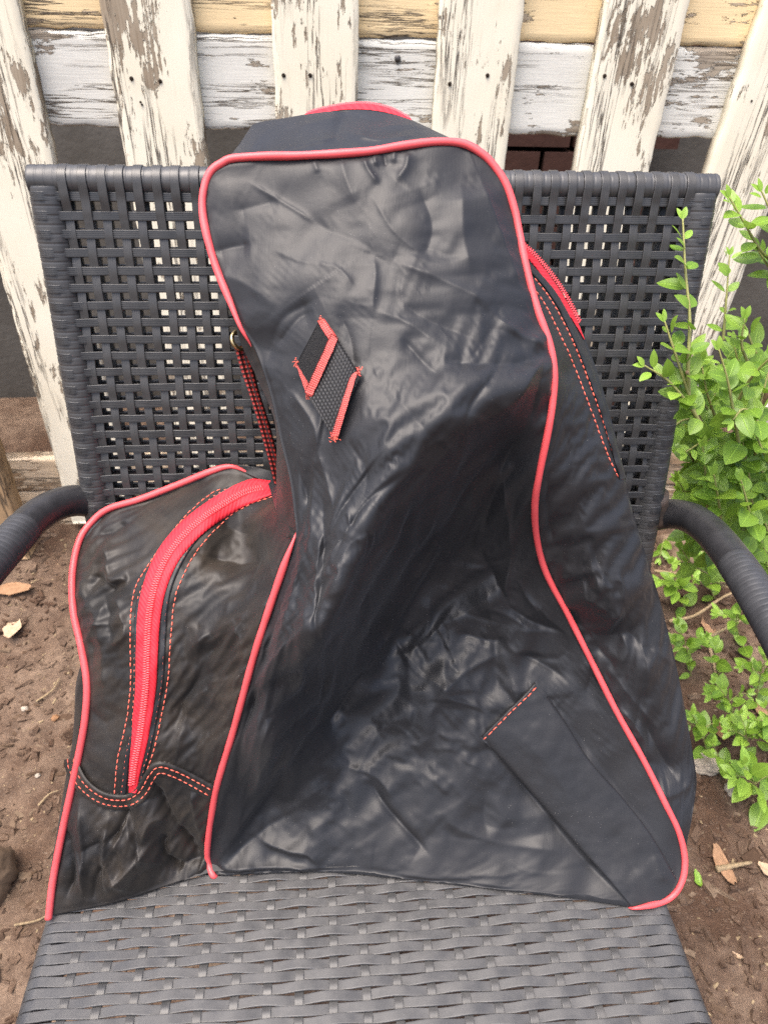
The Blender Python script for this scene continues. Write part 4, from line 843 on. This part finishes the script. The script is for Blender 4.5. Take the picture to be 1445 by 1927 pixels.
# lower right: flat loop of cloth sewn on, open at its upper left end
pT = cr([(903, 1388, 0), (930, 1361, 0), (957, 1334, 0), (984, 1308, 0), (1008, 1281, 0)], 40); pB = cr([(1187, 1706, 0), (1225, 1701, 0), (1255, 1685, 0), (1272, 1655, 0)], 40)
pL = cr([(903, 1388, 0), (960, 1447, 0), (1020, 1515, 0), (1080, 1585, 0), (1135, 1645, 0), (1187, 1706, 0)], 90); pR = cr([(1008, 1281, 0), (1060, 1353, 0), (1110, 1432, 0), (1170, 1500, 0), (1225, 1572, 0), (1272, 1655, 0)], 90)
g = coons(pT, pB, pL, pR, 90, 40); s = np.linspace(0, 1, 40)[None]; t_ = np.linspace(0, 1, 90)[:, None]
hump = .0050*np.clip(np.sin(np.pi*s), 0, 1)**.45*(1-.75*t_**2)+.0012
dd = D_front(g[..., 0], g[..., 1]); from_t = T_front(g[..., 0], g[..., 1]); dd = np.minimum(from_t, dd*.3+from_t*.7)-hump-creases(g[..., 0], g[..., 1], [([(960, 1370), (1040, 1450), (1090, 1540)], 1.2, 24, 16), ([(1060, 1420), (1130, 1520)], -1.0, 16, 16), ([(1150, 1560), (1200, 1650)], -1.2, 18, 14), ([(1230, 1610), (1250, 1660)], 1.2, 10, 8)])-.0006*fbm(g[..., 0]/40, g[..., 1]/40, 3, 101)
V = P(g[..., 0], g[..., 1], dd); V = np.concatenate([P(g[:1, :, 0]+4, g[:1, :, 1]+6, dd[:1]+.004), V], 0)
dl = lambda a, off: P(a[:, 0], a[:, 1], D_front(a[:, 0], a[:, 1])+.001)[:, None]
gl = g[:, 0]; gr = g[:, -1]
Ls = np.concatenate([dl(np.r_[gl[:1], gl], 0), V, dl(np.r_[gr[:1], gr], 0)], 1)
Ls[..., 2] = np.maximum(Ls[..., 2], ZS+.002)
flap = mesh('cloth_loop', Ls.reshape(-1, 3), grid_faces(91, 42), M_NYL, bag)
low = mesh('cloth_loop_lining', P(g[:8, :, 0], g[:8, :, 1], np.minimum(D_front(g[:8, :, 0]-5, g[:8, :, 1]-5), from_t[:8])-.0012-.0*hump[:8]).reshape(-1, 3)-0*FW, grid_faces(8, 40), M_NYL, flap)
qs = path_uv([(909, 1393), (936, 1366), (963, 1339), (990, 1313), (1015, 1287)], 60)
tmp = TPS(np.c_[g[:14:3, ::4, 0].ravel(), g[:14:3, ::4, 1].ravel(), dd[:14:3, ::4].ravel()], 1e-4); stitches(qs, lambda u, v: tmp(u, v), 13, .78, .0006)
stitch_mb.build('stitching', M_THREAD, bag, kind='stuff')

# the webbing tab with its hook-and-loop patch
def quad(name, q, dq, mat, nu, nv, bulge, uvs, parent, thick=.002, seed=0, wob=0.):
    """cloth quad from 4 pixel corners (clockwise from first), depth offsets in front of the panel, with thickness"""
    q = np.asarray(q, float); s = np.linspace(0, 1, nu)[None, :, None]; t = np.linspace(0, 1, nv)[:, None, None]
    uvp = (1-t)*((1-s)*q[0]+s*q[1])+t*((1-s)*q[3]+s*q[2]); dq = np.asarray(dq, float); S = s[..., 0]; Tt = t[..., 0]
    lift = (1-Tt)*((1-S)*dq[0]+S*dq[1])+Tt*((1-S)*dq[3]+S*dq[2])+bulge*np.sin(np.pi*Tt)*1.
    if wob: uvp = uvp+wob*np.stack([fbm(uvp[..., 0]/9, uvp[..., 1]/9, 2, seed), fbm(uvp[..., 0]/9, uvp[..., 1]/9, 2, seed+5)], -1)
    base = T_front(uvp[..., 0], uvp[..., 1]); V = P(uvp[..., 0], uvp[..., 1], base-lift)
    n, m = V.shape[:2]; idx = np.arange(n*m).reshape(n, m); rim = np.r_[idx[0], idx[1:, -1], idx[-1, -2::-1], idx[-2:0:-1, 0]]
    fl = V.reshape(-1, 3); bk_ = fl+FW*thick; VV = np.vstack([fl, bk_]); Fc = grid_faces(n, m).tolist()+[[a+n*m for a in f[::-1]] for f in grid_faces(n, m).tolist()]
    R = len(rim); Fc += [[rim[a], rim[(a+1) % R], rim[(a+1) % R]+n*m, rim[a]+n*m] for a in range(R)]
    w = np.linalg.norm(q[1]-q[0]); h = np.linalg.norm(q[3]-q[0]); uv = np.stack([np.broadcast_to(S*w/uvs, (n, m)), np.broadcast_to(Tt*h/uvs, (n, m))], -1).reshape(-1, 2)
    return mesh(name, VV, Fc, mat, parent, uv=np.vstack([uv, uv]))
tab = quad('webbing_tab', [(577, 741), (633, 632), (678, 706), (628, 826)], [.010, .012, .006, .006], M_WEBBLK, 20, 26, .003, 7.5, bag, .002)
quad('hook_patch', [(557, 686), (600, 604), (631, 640), (582, 738)], [.007, .009, .010, .009], M_HOOK, 14, 14, .001, 14, tab, .0015)
quad('webbing_edge', [(597, 604), (609, 598), (636, 636), (622, 645)], [.0095, .0095, .0115, .0110], M_WEBRED, 6, 14, .0005, 4.2, tab, .0018, 3, 1.2)
quad('webbing_edge', [(553, 676), (561, 688), (584, 728), (577, 742)], [.008, .008, .0105, .010], M_WEBRED, 6, 12, .0003, 4.2, tab, .0018, 4, 1.2)
quad('webbing_edge', [(573, 739), (623, 627), (634, 636), (590, 742)], [.0125, .0145, .0145, .0125], M_WEBRED, 6, 22, .0, 4.2, tab, .0016, 5, 1.4) if False else None
quad('webbing_edge', [(624, 627), (636, 637), (588, 744), (573, 738)], [.0140, .0140, .0120, .0120], M_WEBRED, 6, 24, .0015, 4.2, tab, .0018, 5, 1.4)
quad('webbing_edge', [(574, 738), (588, 744), (584, 750), (578, 748)], [.0122, .0122, .0085, .0085], M_WEBRED, 6, 6, .0005, 4.2, tab, .0018, 6, 1.)
quad('webbing_edge', [(662, 700), (673, 698), (637, 820), (622, 822)], [.0085, .0085, .0080, .0080], M_WEBRED, 6, 26, .0030, 4.2, tab, .0018, 7, 1.2)
quad('webbing_edge', [(663, 692), (675, 690), (680, 708), (664, 704)], [.0085, .0085, .0065, .0070], M_WEBRED, 6, 6, .0002, 4.2, tab, .0018, 8, 1.)
quad('webbing_edge', [(620, 812), (638, 814), (634, 828), (624, 826)], [.0085, .0085, .0060, .0060], M_WEBRED, 6, 6, .0002, 4.2, tab, .0018, 9, 1.2)

# carrying strap and its ring on the left
for (a0, a1), nm in ((((441, 652), (462, 645)), 'strap'),):
    sl_ = cr([(440, 652, .520), (452, 695, .523), (466, 735, .526), (482, 785, .530), (496, 835, .537), (507, 875, .543), (516, 912, .550)], 60)
    sr_ = cr([(465, 648, .527), (476, 690, .530), (487, 735, .533), (503, 785, .537), (517, 835, .543), (527, 875, .549), (534, 915, .556)], 60)
    k = 7; t7 = np.linspace(0, 1, k)[None, :, None]; q = sl_[:, None]*(1-t7)+sr_[:, None]*t7; q[..., 2] -= .002*np.abs(np.sin(2*np.pi*t7[..., 0]*1.0))
    V = P(q[..., 0], q[..., 1], q[..., 2]); bkv = V+FW*.0025
    L = np.r_[0, np.cumsum(np.linalg.norm(np.diff(sl_[:, :2], axis=0), axis=1))]/9; uv = np.stack([np.repeat(L[:, None], k, 1), np.broadcast_to(t7[..., 0]*3.2, (60, k))], -1).reshape(-1, 2)
    st = mesh('carry_strap', np.vstack([V.reshape(-1, 3), bkv.reshape(-1, 3)]), np.vstack([grid_faces(60, k), grid_faces(60, k)[:, ::-1]+60*k]), M_STRAP, bag, uv=np.vstack([uv, uv]))
th = np.linspace(0, 2*np.pi, 30); rc = [(452+15*math.cos(a)+3*math.sin(a), 640+17*math.sin(a), .520+.006*math.cos(a)) for a in th]
V, Fc = tube_geo(P(*np.array(rc).T), .0016, 8, up=-FW); mesh('strap_ring', V, Fc, M_BRASS, bag)

r_ = np.random.default_rng(44); mb = MB()                          # frayed ends of the tab
for (u, v, sp) in ((556, 688, 6), (555, 680, 5), (628, 826, 7), (634, 824, 5), (677, 694, 6), (602, 602, 5), (579, 748, 5)):
    for _ in range(9):
        a0 = r_.uniform(0, 6.28); q = np.array([[u+r_.normal(0, sp*.5), v+r_.normal(0, sp*.5)]]); q = np.vstack([q, q+np.array([math.cos(a0), math.sin(a0)])*sp*.35, q+np.array([math.cos(a0+.6), math.sin(a0+.6)])*sp*.6])
        V, Fc = tube_geo(P(q[:, 0], q[:, 1], T_front(q[:, 0], q[:, 1])-r_.uniform(.006, .012)), .00022, 4, up=-FW); mb.add(V, Fc)
mb.build('frayed_threads', M_THREAD, tab, kind='stuff')

# ------------------------------------------------------------------ plants
def leaf_mesh(name, seed, curl=.15, asp=.56):
    r = np.random.default_rng(seed); n = 9; s = np.linspace(0, 1, n); wd = asp*.5*np.sin(np.pi*s**.82)**.72; wd[0] = .02; wd[-1] = .008
    V = []; uv = []
    for i in range(n):
        z0 = -curl*s[i]**2+.05*math.sin(3*s[i]+seed)
        for j, x in enumerate((-1, -.5, 0, .5, 1)):
            V.append((x*wd[i], s[i], z0+abs(x)*wd[i]*.38-(x*x)*wd[i]*.16)); uv.append((x*.5+.5, s[i]))
    me = bpy.data.meshes.new(name); me.from_pydata(V, [], grid_faces(n, 5)[:, ::-1].tolist()); me.update(); me.polygons.foreach_set('use_smooth', [True]*len(me.polygons))
    L = me.uv_layers.new(name='UVMap'); li = np.empty(len(me.loops), int); me.loops.foreach_get('vertex_index', li); L.data.foreach_set('uv', np.array(uv)[li].ravel())
    return me
LM = [leaf_mesh('leaf', k, c, a) for k, c, a in ((1, .16, .62), (2, .26, .72), (3, .06, .56))]; LY = [leaf_mesh('young_leaf', k, c, a) for k, c, a in ((4, .22, .42), (5, .10, .50))]
for me in LM: me.materials.append(M_LEAF)
for me in LY: me.materials.append(M_YOUNG)
pr = np.random.default_rng(21)
def put_leaf(parent, base, dirv, nor, size, young=False):
    y = nrm(dirv); z = nrm(nor-(nor@y)*y); x = np.cross(y, z); me = (LY if young else LM)[int(pr.integers(2 if young else 3))]
    o = bpy.data.objects.new('leaf', me); col.objects.link(o); o.parent = parent; b = base-world_of(parent)
    o.matrix_local = Matrix(((x[0]*size, y[0]*size, z[0]*size, b[0]), (x[1]*size, y[1]*size, z[1]*size, b[1]), (x[2]*size, y[2]*size, z[2]*size, b[2]), (0, 0, 0, 1)))
    return o
def sprig(parent, pts, gap, lf, mat=None, rad=.0011, tip=True, young=0., start=0.):
    """leafy shoot: pts (u, v, depth) base to tip; opposite pairs of leaves every GAP px, LF px long"""
    c = cr(pts, 80); path = P(*c.T); n = len(c)
    V, Fc = tube_geo(path, np.linspace(rad*1.5, rad*.6, n)[::1], 6, up=(1, .2, 0)); mesh('stem', V, Fc, mat or M_STEM, parent)
    L = np.r_[0, np.cumsum(np.linalg.norm(np.diff(c[:, :2], axis=0), axis=1))]; T = nrm(np.gradient(path, axis=0)); ph = pr.uniform(0, 1.5)
    s = start*L[-1]+gap*.4; k = 0
    while s < L[-1]:
        i = int(np.interp(s, L, np.arange(n))); t = T[i]; f = s/L[-1]; a = nrm(np.cross(t, -FW)); b = np.cross(t, a)
        for sg in (-1, 1):
            an = ph*.6+(np.pi/2)*(k % 2)+pr.normal(0, .35); sd_ = (math.cos(an)*a+math.sin(an)*b)*sg
            if k % 2 == 1 and pr.random() < .5: sd_ = nrm(sd_+a*sg*.8)
            up = .55+.5*f; dv = nrm(sd_+t*up+np.array([0, 0, -.12])+pr.normal(0, .14, 3))
            nor = nrm(t*.55-FW*.85+np.array([0, 0, .45])+pr.normal(0, .25, 3)); sz = 1.22*lf*c[i, 2]/F*pr.uniform(.66, 1.12)*(1-.45*max(0, f-.72)/.28)
            put_leaf(parent, path[i]+sd_*.002, dv, nor, sz, young=(f > .85 and tip) or pr.random() < young)
        s += .86*gap*(1-.35*f)*pr.uniform(.85, 1.15); k += 1
    if tip:
        for sg in (-1, 1): put_leaf(parent, path[-1], nrm(T[-1]+.35*sg*nrm(np.cross(T[-1], FW))), nrm(-FW+np.array([0, 0, .4])), lf*.6*c[-1, 2]/F, True)
def woody(parent, pts, r0, r1, mat=None):
    c = cr(pts, 40); path = P(*c.T); V, Fc = tube_geo(path, np.linspace(r0, r1, 40), 8, up=(1, .2, 0)); mesh('branch', V, Fc, mat or M_WOOD, parent)
def gd(u, v):                                                     # depth of the soil along a pixel's ray
    d = 1.
    for _ in range(25):
        p = P(u, v, d); r = FW+(u-722.5)/F*RT+(v-963.5)/F*DN; d = .5*d+.5*(float(ground_z(p[0], p[1]))-H)/r[2]
    return d
def gp(u, v, up=0.):
    p = P(u, v, gd(u, v)); p[2] = float(ground_z(p[0], p[1]))+up; return p
sh = thing('privet_shrub', 'bright green privet shrub with oval leaves growing beside the chair back', 'shrub', tuple(gp(1352, 1010)))
woody(sh, [(1350, 1015, 1.02), (1335, 950, .93), (1362, 880, .84), (1400, 815, .76), (1440, 745, .72), (1475, 690, .70)], .0048, .0026)
woody(sh, [(1362, 880, .84), (1320, 800, .70), (1300, 740, .60), (1292, 700, .545)], .0026, .0013)
woody(sh, [(1400, 815, .76), (1380, 760, .68), (1365, 700, .62)], .002, .0012); woody(sh, [(1356, 985, .98), (1420, 900, .90), (1480, 850, .85)], .003, .002)
S = [([(1296, 770, .575), (1294, 690, .545), (1297, 600, .535), (1289, 510, .530), (1284, 412, .527)], 52, 40, 0), ([(1310, 790, .58), (1288, 720, .555), (1268, 660, .545), (1250, 605, .54)], 44, 40, .25), ([(1320, 800, .58), (1290, 755, .56), (1255, 715, .548), (1212, 688, .54)], 42, 40, .3),
     ([(1392, 850, .66), (1380, 780, .62), (1368, 715, .60), (1352, 658, .59)], 44, 44, .15), ([(1380, 770, .66), (1410, 715, .63), (1450, 672, .60), (1490, 640, .59)], 46, 44, .1), ([(1400, 900, .76), (1370, 850, .72), (1330, 830, .69), (1290, 850, .67)], 40, 46, 0),
     ([(1420, 880, .72), (1420, 820, .69), (1430, 760, .67), (1445, 700, .66)], 42, 46, 0), ([(1345, 930, .82), (1330, 880, .78), (1318, 820, .75), (1312, 760, .73)], 42, 44, 0), ([(1400, 930, .80), (1430, 880, .77), (1450, 840, .74)], 34, 46, 0), ([(1440, 960, .78), (1440, 900, .76), (1400, 850, .74)], 38, 46, 0),
     ([(1350, 800, .70), (1330, 740, .67), (1320, 690, .66)], 36, 42, .1), ([(1330, 820, .72), (1300, 790, .70), (1270, 800, .68), (1258, 830, .67)], 34, 44, 0), ([(1452, 720, .72), (1420, 660, .70), (1400, 610, .69)], 40, 42, .1), ([(1360, 640, .80), (1366, 560, .78), (1372, 480, .77)], 46, 28, .2),
     ([(1480, 520, .66), (1430, 470, .64), (1400, 420, .62), (1372, 372, .61)], 42, 42, .15), ([(1490, 480, .64), (1460, 420, .62), (1432, 360, .61)], 40, 42, .15), ([(1480, 560, .66), (1450, 510, .65), (1425, 470, .64)], 36, 42, 0), ([(1470, 980, .86), (1430, 960, .84), (1390, 950, .83)], 34, 42, 0), ([(1345, 960, .92), (1300, 940, .88), (1275, 905, .85)], 34, 42, 0), ([(1425, 1000, .9), (1400, 985, .88), (1372, 972, .86)], 30, 36, 0),
     ([(1430, 800, .64), (1400, 770, .62), (1378, 790, .61)], 30, 44, 0), ([(1380, 900, .74), (1352, 880, .72), (1330, 905, .70)], 30, 46, 0), ([(1450, 1040, .92), (1425, 1010, .9), (1410, 980, .88)], 30, 38, 0), ([(1455, 790, .70), (1470, 740, .68)], 30, 44, 0)]
S += [([(1440, 1000, .84), (1425, 930, .80), (1400, 900, .78)], 30, 48, 0), ([(1400, 960, .82), (1375, 905, .79), (1360, 850, .77)], 32, 46, 0), ([(1460, 900, .70), (1435, 850, .68), (1415, 800, .67)], 30, 48, 0), ([(1350, 850, .76), (1335, 800, .74), (1345, 740, .73)], 32, 46, 0),
     ([(1420, 760, .72), (1395, 700, .70), (1380, 650, .69)], 32, 44, .1), ([(1340, 1010, .98), (1318, 960, .93), (1300, 920, .90)], 28, 44, 0), ([(1320, 900, .80), (1300, 860, .78), (1290, 820, .77)], 30, 46, 0), ([(1470, 1040, .8), (1445, 1000, .78), (1432, 960, .77)], 28, 48, 0)]
S += [([(1352, 1000, .98), (1325, 950, .92), (1296, 895, .88)], 24, 42, 0), ([(1345, 980, .95), (1310, 930, .90), (1280, 925, .88)], 24, 40, 0), ([(1362, 900, .86), (1330, 860, .82), (1300, 880, .80)], 26, 42, 0), ([(1375, 1010, .95), (1350, 960, .90), (1345, 915, .87)], 26, 44, 0), ([(1420, 1010, .88), (1395, 975, .85), (1380, 930, .83)], 26, 44, 0), ([(1330, 770, .70), (1305, 730, .68), (1315, 680, .66)], 28, 42, .1), ([(1410, 690, .66), (1395, 650, .65), (1400, 600, .64)], 30, 42, .2)]
S += [([(1362, 1075, 1.05), (1340, 1045, .99), (1310, 1010, .95), (1275, 985, .93)], 22, 34, .1), ([(1440, 1100, 1.0), (1415, 1060, .95), (1385, 1045, .93)], 22, 38, .1), ([(1470, 1150, 1.0), (1450, 1100, .96), (1440, 1050, .93)], 22, 40, 0), ([(1330, 1080, 1.02), (1300, 1060, .98), (1280, 1030, .96)], 22, 32, .15), ([(1460, 1080, .95), (1440, 1040, .9), (1425, 1000, .88)], 24, 42, 0)]
for pts, gap, lf, yg in S: sprig(sh, pts, gap, lf, young=yg)
q_ = np.random.default_rng(77)
for _ in range(16):
    u = q_.uniform(1300, 1450); v = q_.uniform(700, 1010); d = q_.uniform(.68, .88); s_ = q_.uniform(-40, 25)
    sprig(sh, [(u, v+60, d+.03), (u+s_*.4, v, d), (u+s_, v-55, d-.02)], 30, q_.uniform(38, 50), young=.08)
# beyond 300 leaves the farthest become one mass
bpy.context.view_layer.update(); lv = [o for o in sh.children if o.name.split('.')[0] == 'leaf']; lv.sort(key=lambda o: (np.array(o.matrix_local.translation)+np.array(sh.location)-CAM)@FW)
mb = MB(); mby = MB()
for o in lv[298:]:
    co = np.array([o.matrix_local @ v_.co for v_ in o.data.vertices])+np.array(sh.location); (mby if o.data.materials[0] is M_YOUNG else mb).add(co, [list(p_.vertices) for p_ in o.data.polygons])
for o in lv[298:]: bpy.data.objects.remove(o)
luv = np.array([((x_*.5+.5), s_) for s_ in np.linspace(0, 1, 9) for x_ in (-1, -.5, 0, .5, 1)])
for B_, m_ in ((mb, M_LEAF), (mby, M_YOUNG)):
    if B_.n: B_.build('inner_foliage', m_, sh, kind='stuff', uv=np.tile(luv, (B_.n//45, 1)))
# low seedlings on the soil
G = [([(1290, 1150), (1272, 1105), (1262, 1060)], 'small green seedling close behind the right edge of the bag under the arm', 30),
     ([(1345, 1130), (1330, 1085), (1345, 1040), (1362, 1000)], 'leafy green seedling directly below the bend of the black arm', 30),
     ([(1400, 1225), (1385, 1170), (1400, 1120)], 'bushy green seedling under the wrapped arm grip near the frame edge', 28),
     ([(1300, 1275), (1290, 1215), (1275, 1175)], 'seedling with pale leaves touching the right side of the black bag', 28),
     ([(1352, 1275), (1346, 1235), (1330, 1200)], 'short seedling between the twigs and the bag, halfway down its side', 26),
     ([(1420, 1330), (1430, 1270), (1448, 1215)], 'dense green seedling at the frame edge below the arm grip', 28),
     ([(1385, 1375), (1370, 1320), (1345, 1285)], 'tall seedling with pairs of round leaves in the middle of the low greenery', 28),
     ([(1330, 1420), (1318, 1375), (1302, 1345)], 'bright green seedling against the bag where its side bulges most', 32),
     ([(1395, 1440), (1405, 1390), (1392, 1345)], 'seedling rising from brown mulch just above the lowest green plant', 30),
     ([(1362, 1450), (1352, 1425), (1340, 1400)], 'tiny three-leaved seedling on bare soil beside the bag\'s widest point', 24),
     ([(1440, 1520), (1420, 1475), (1400, 1440)], 'lowest and brightest green plant, large leaves at the frame edge', 46),
     ([(1450, 1420), (1455, 1370), (1440, 1330)], 'seedling half cut off by the frame edge over dark mulch', 30),
     ([(1265, 1035), (1250, 1015), (1240, 1050)], 'single pair of leaves poking out beside the chair post', 24)]
for pts, lab, lf in G:
    d0 = gd(*pts[0]); n = len(pts); pp = [(u, v, d0-.05*i/(n-1)-(pts[0][1]-v)*.00035) for i, (u, v) in enumerate(pts)]; pp[0] = (pts[0][0], pts[0][1], d0+.004)
    t = thing('privet_seedling', lab, 'seedling', tuple(gp(*pts[0])), group='privet seedlings on the soil beside the bag')
    sprig(t, pp, 24 if lf < 40 else 26, lf, rad=.0008, young=.30)
    if lf >= 28:
        for s_ in (-1, 1):
            q = pp[1]; sprig(t, [(q[0], q[1], q[2]), (q[0]+s_*18, q[1]-12, q[2]-.006), (q[0]+s_*36, q[1]-16, q[2]-.01)], 20, lf*.9, rad=.0007, young=.35)

# ------------------------------------------------------------------ litter on the soil
def twig(pts, rad, label, side=None, lift=.012):
    p = np.array([gp(u, v, lift*h) for u, v, h in pts]); c = cr(np.c_[p], 30)
    t = thing('twig', label, 'twig', tuple(gp(*pts[0][:2])), group='dry twigs lying on the soil')
    V, Fc = tube_geo(c, np.linspace(rad, rad*.5, 30)*(1+.12*np.sin(np.arange(30)*1.3)), 7, up=(0, 0, 1)); mesh('stick', V, Fc, M_TWIG, t)
    for f, (du, dv) in (side or []):
        i = int(f*29); q = c[i]; e = q+du*EX*.01+dv*EY*.01+UZ*.01; V, Fc = tube_geo(np.linspace(q, e, 5), np.linspace(rad*.6, rad*.3, 5), 6, up=(0, 0, 1)); mesh('side_shoot', V, Fc, M_TWIG, t)
twig([(1225, 1092, 2), (1300, 1112, 3), (1365, 1140, 3.5), (1440, 1150, 2)], .0032, 'long dry twig crossing behind the bag just under the arm bend', [(.6, (3, 4))])
twig([(1240, 978, 4), (1275, 1030, 4), (1320, 1075, 3), (1350, 1098, 1)], .0032, 'thin bare twig slanting down from the chair post', [(.3, (4, 5)), (.5, (-4, 2))])
twig([(1255, 1178, 1), (1300, 1176, 2), (1350, 1150, 3), (1400, 1130, 3)], .0036, 'forked pale twig beside the bag above the seedlings')
twig([(1270, 1236, 1), (1340, 1210, 2), (1400, 1182, 3), (1450, 1150, 4)], .0038, 'thickest pale twig, running up to the arm grip from the bag', [(.75, (2, -5))])
twig([(1330, 1215, .6), (1338, 1245, .6), (1345, 1280, .5)], .0036, 'short stub of twig pointing at the viewer among seedlings')
twig([(1345, 1640, .5), (1385, 1634, .8), (1410, 1628, .6)], .0046, 'peeled bark-like stick lying flat on bare soil at the far right')
twig([(70, 1325, .5), (100, 1305, .6), (115, 1280, .5)], .0018, 'curled thin root on the soil left of the bag'); twig([(75, 1520, .5), (95, 1500, .6), (112, 1492, .5)], .0018, 'thin curved root on the soil near the bag\'s lower left piping')
twig([(30, 1745, .5), (70, 1738, .6), (95, 1725, .5)], .0018, 'dry straw by the left corner of the seat')
def ground_leaf(u, v, wpx, hpx, ang, mat, label, nm='fallen_leaf'):
    c = gp(u, v, .004); d = gd(u, v); r = np.random.default_rng(int(u*7+v)); n = 9; m = 5; V = []
    for i in range(n):
        s = i/(n-1)
        for j in range(m):
            x = (j/(m-1)-.5)*2; w_ = math.sin(math.pi*min(1, max(0.0, s))**.8)**.8+.02
            V.append((x*w_*.5*wpx*d/F*(1+.12*r.normal()*(abs(x) > .9)), (s-.5)*hpx*d/F*1.15, .004*math.sin(3*s+u)+.5*abs(x)**2*.004+r.normal()*.0006))
    V = np.array(V); ca, sa_ = math.cos(ang), math.sin(ang); V = np.c_[V[:, 0]*ca-V[:, 1]*sa_, V[:, 0]*sa_+V[:, 1]*ca, V[:, 2]]
    V2 = V-np.array([0, 0, .0006]); VV = np.vstack([V, V2])+c; Fc = grid_faces(n, m).tolist()+[[a+n*m for a in f[::-1]] for f in grid_faces(n, m).tolist()]
    o = mesh(nm, VV, Fc, mat); o['label'] = label; o['category'] = 'leaf'; o['group'] = 'fallen leaves on the soil'; return o
ground_leaf(26, 1184, 30, 58, .25, M_PALEDEAD, 'pale pointed dead leaf on soil left of the bag')
ground_leaf(25, 1112, 66, 30, .1, M_DEAD, 'blurred tan leaf at the frame edge under the left arm')
ground_leaf(1357, 1632, 86, 26, 1.7, M_DEAD, 'long tan dead leaf curled on bare soil right of the bag')
ground_leaf(1311, 1655, 14, 26, .1, M_YOUNG, 'small yellow-green fallen leaf by the bag\'s lower right corner')
ground_leaf(1440, 1640, 26, 34, .4, M_PALEDEAD, 'whitish dead leaf cut off by the frame edge')
ground_leaf(1352, 1372, 26, 60, -.2, M_DEAD, 'reddish brown dead leaf hanging among the low seedlings')
ground_leaf(1330, 1180, 60, 24, 1.4, M_DEAD, 'brown dead leaf under the twigs beside the bag')
ground_leaf(1432, 1350, 24, 60, .3, M_DEAD, 'rust-brown dead leaf below the dense seedling at the frame edge')
ground_leaf(1385, 1800, 10, 18, .8, M_PALEDEAD, 'tiny pale leaf flake near the seat\'s right corner')
def stone(u, v, rx, ry, rz, mat, name, label, cat, seed):
    c = gp(u, v, rz*.35); r = np.random.default_rng(seed); n, m = 26, 36; th = np.linspace(.02, np.pi-.02, n)[:, None]; ph = np.linspace(0, 2*np.pi, m, endpoint=False)[None]
    X = np.sin(th)*np.cos(ph); Y_ = np.sin(th)*np.sin(ph); Zz = np.cos(th)+0*ph; k = 1+.32*fbm(X*1.6+seed, Y_*1.6+Zz*1.3, 3, seed)+.16*fbm(X*5+seed, Y_*5+Zz*4, 3, seed+3)
    V = np.stack([X*rx*k, Y_*ry*k, Zz*rz*k], -1).reshape(-1, 3)+c; Fc = grid_faces(n, m, True).tolist()+[list(range(m))[::-1], [(n-1)*m+i for i in range(m)]]
    o = mesh(name, V, Fc, mat); o['label'] = label; o['category'] = cat; return o
stone(1290, 1042, .055, .05, .04, M_CLOD, 'stone', 'rounded brown stone behind the chair post under the arm', 'stone', 3)
stone(1325, 1440, .028, .022, .016, M_STONE, 'stone', 'cream coloured stone beside the bag\'s widest point', 'stone', 5)
stone(1385, 1490, .018, .016, .010, M_STONE, 'stone', 'small tan stone under the lowest green plant', 'stone', 7)
stone(-8, 1660, .028, .036, .045, M_CLOD, 'clod', 'brown crumbly clod at the frame edge beside the bag', 'clod of earth', 12)
stone(48, 1335, .006, .005, .004, M_STONE, 'pebble', 'small white pebble on soil left of the bag\'s piping', 'pebble', 14)
stone(105, 1352, .006, .006, .004, M_DEAD, 'pebble', 'orange-brown pebble right against the bag\'s left outline', 'pebble', 15)
stone(72, 1460, .004, .004, .003, M_STONE, 'pebble', 'tiny pale pebble halfway between bag and frame edge', 'pebble', 16)
# mulch and crumbs: nobody could count them
def scatter(name, n, mat, size, flat, seed, box, lab=None, cat=None):
    r = np.random.default_rng(seed); Vs = []; Fs = []; k = 0
    cube = np.array([(x, y, z_) for x in (-1, 1) for y in (-1, 1) for z_ in (-1, 1)], float); CF = [[0, 1, 3, 2], [4, 6, 7, 5], [0, 4, 5, 1], [2, 3, 7, 6], [0, 2, 6, 4], [1, 5, 7, 3]]
    for _ in range(n):
        x = r.uniform(box[0], box[1]); y = r.uniform(box[2], box[3]); s_ = size*r.lognormal(0, .5); el = r.uniform(1, 3.2) if flat < 1 else 1
        q = cube*np.array([s_*el, s_, s_*flat])*.5*(1+r.normal(0, .25, (8, 3))); a = r.uniform(0, 6.28); b = r.normal(0, .4)
        q = np.c_[q[:, 0], q[:, 1]*math.cos(b)-q[:, 2]*math.sin(b), q[:, 1]*math.sin(b)+q[:, 2]*math.cos(b)]; q = np.c_[q[:, 0]*math.cos(a)-q[:, 1]*math.sin(a), q[:, 0]*math.sin(a)+q[:, 1]*math.cos(a), q[:, 2]]
        Vs.append(q+np.array([x, y, 0])); Fs += [[i+k for i in f] for f in CF]; k += 8
    V = np.vstack(Vs); cxy = V.reshape(-1, 8, 3)[..., :2].mean(1); V[:, 2] += np.repeat(ground_z(cxy[:, 0], cxy[:, 1]), 8)+size*flat*.2
    o = mesh(name, V, Fs, mat, kind='stuff', smooth=False); o['label'] = lab; o['category'] = cat
scatter('bark_mulch', 4200, M_CHIP, .0036, .35, 1, (-.85, .95, -.05, 1.15), 'loose brown bark mulch scattered over the garden soil', 'mulch')
scatter('soil_crumbs', 7000, M_SOIL, .0035, .9, 2, (-.85, .95, -.05, 1.15), 'dark crumbs of soil lying loose on the ground', 'soil')
scatter('straw_litter', 2600, M_TWIG, .0013, .6, 3, (-.85, .95, -.05, 1.15), 'fine dry straw and root fibres on the soil', 'straw')
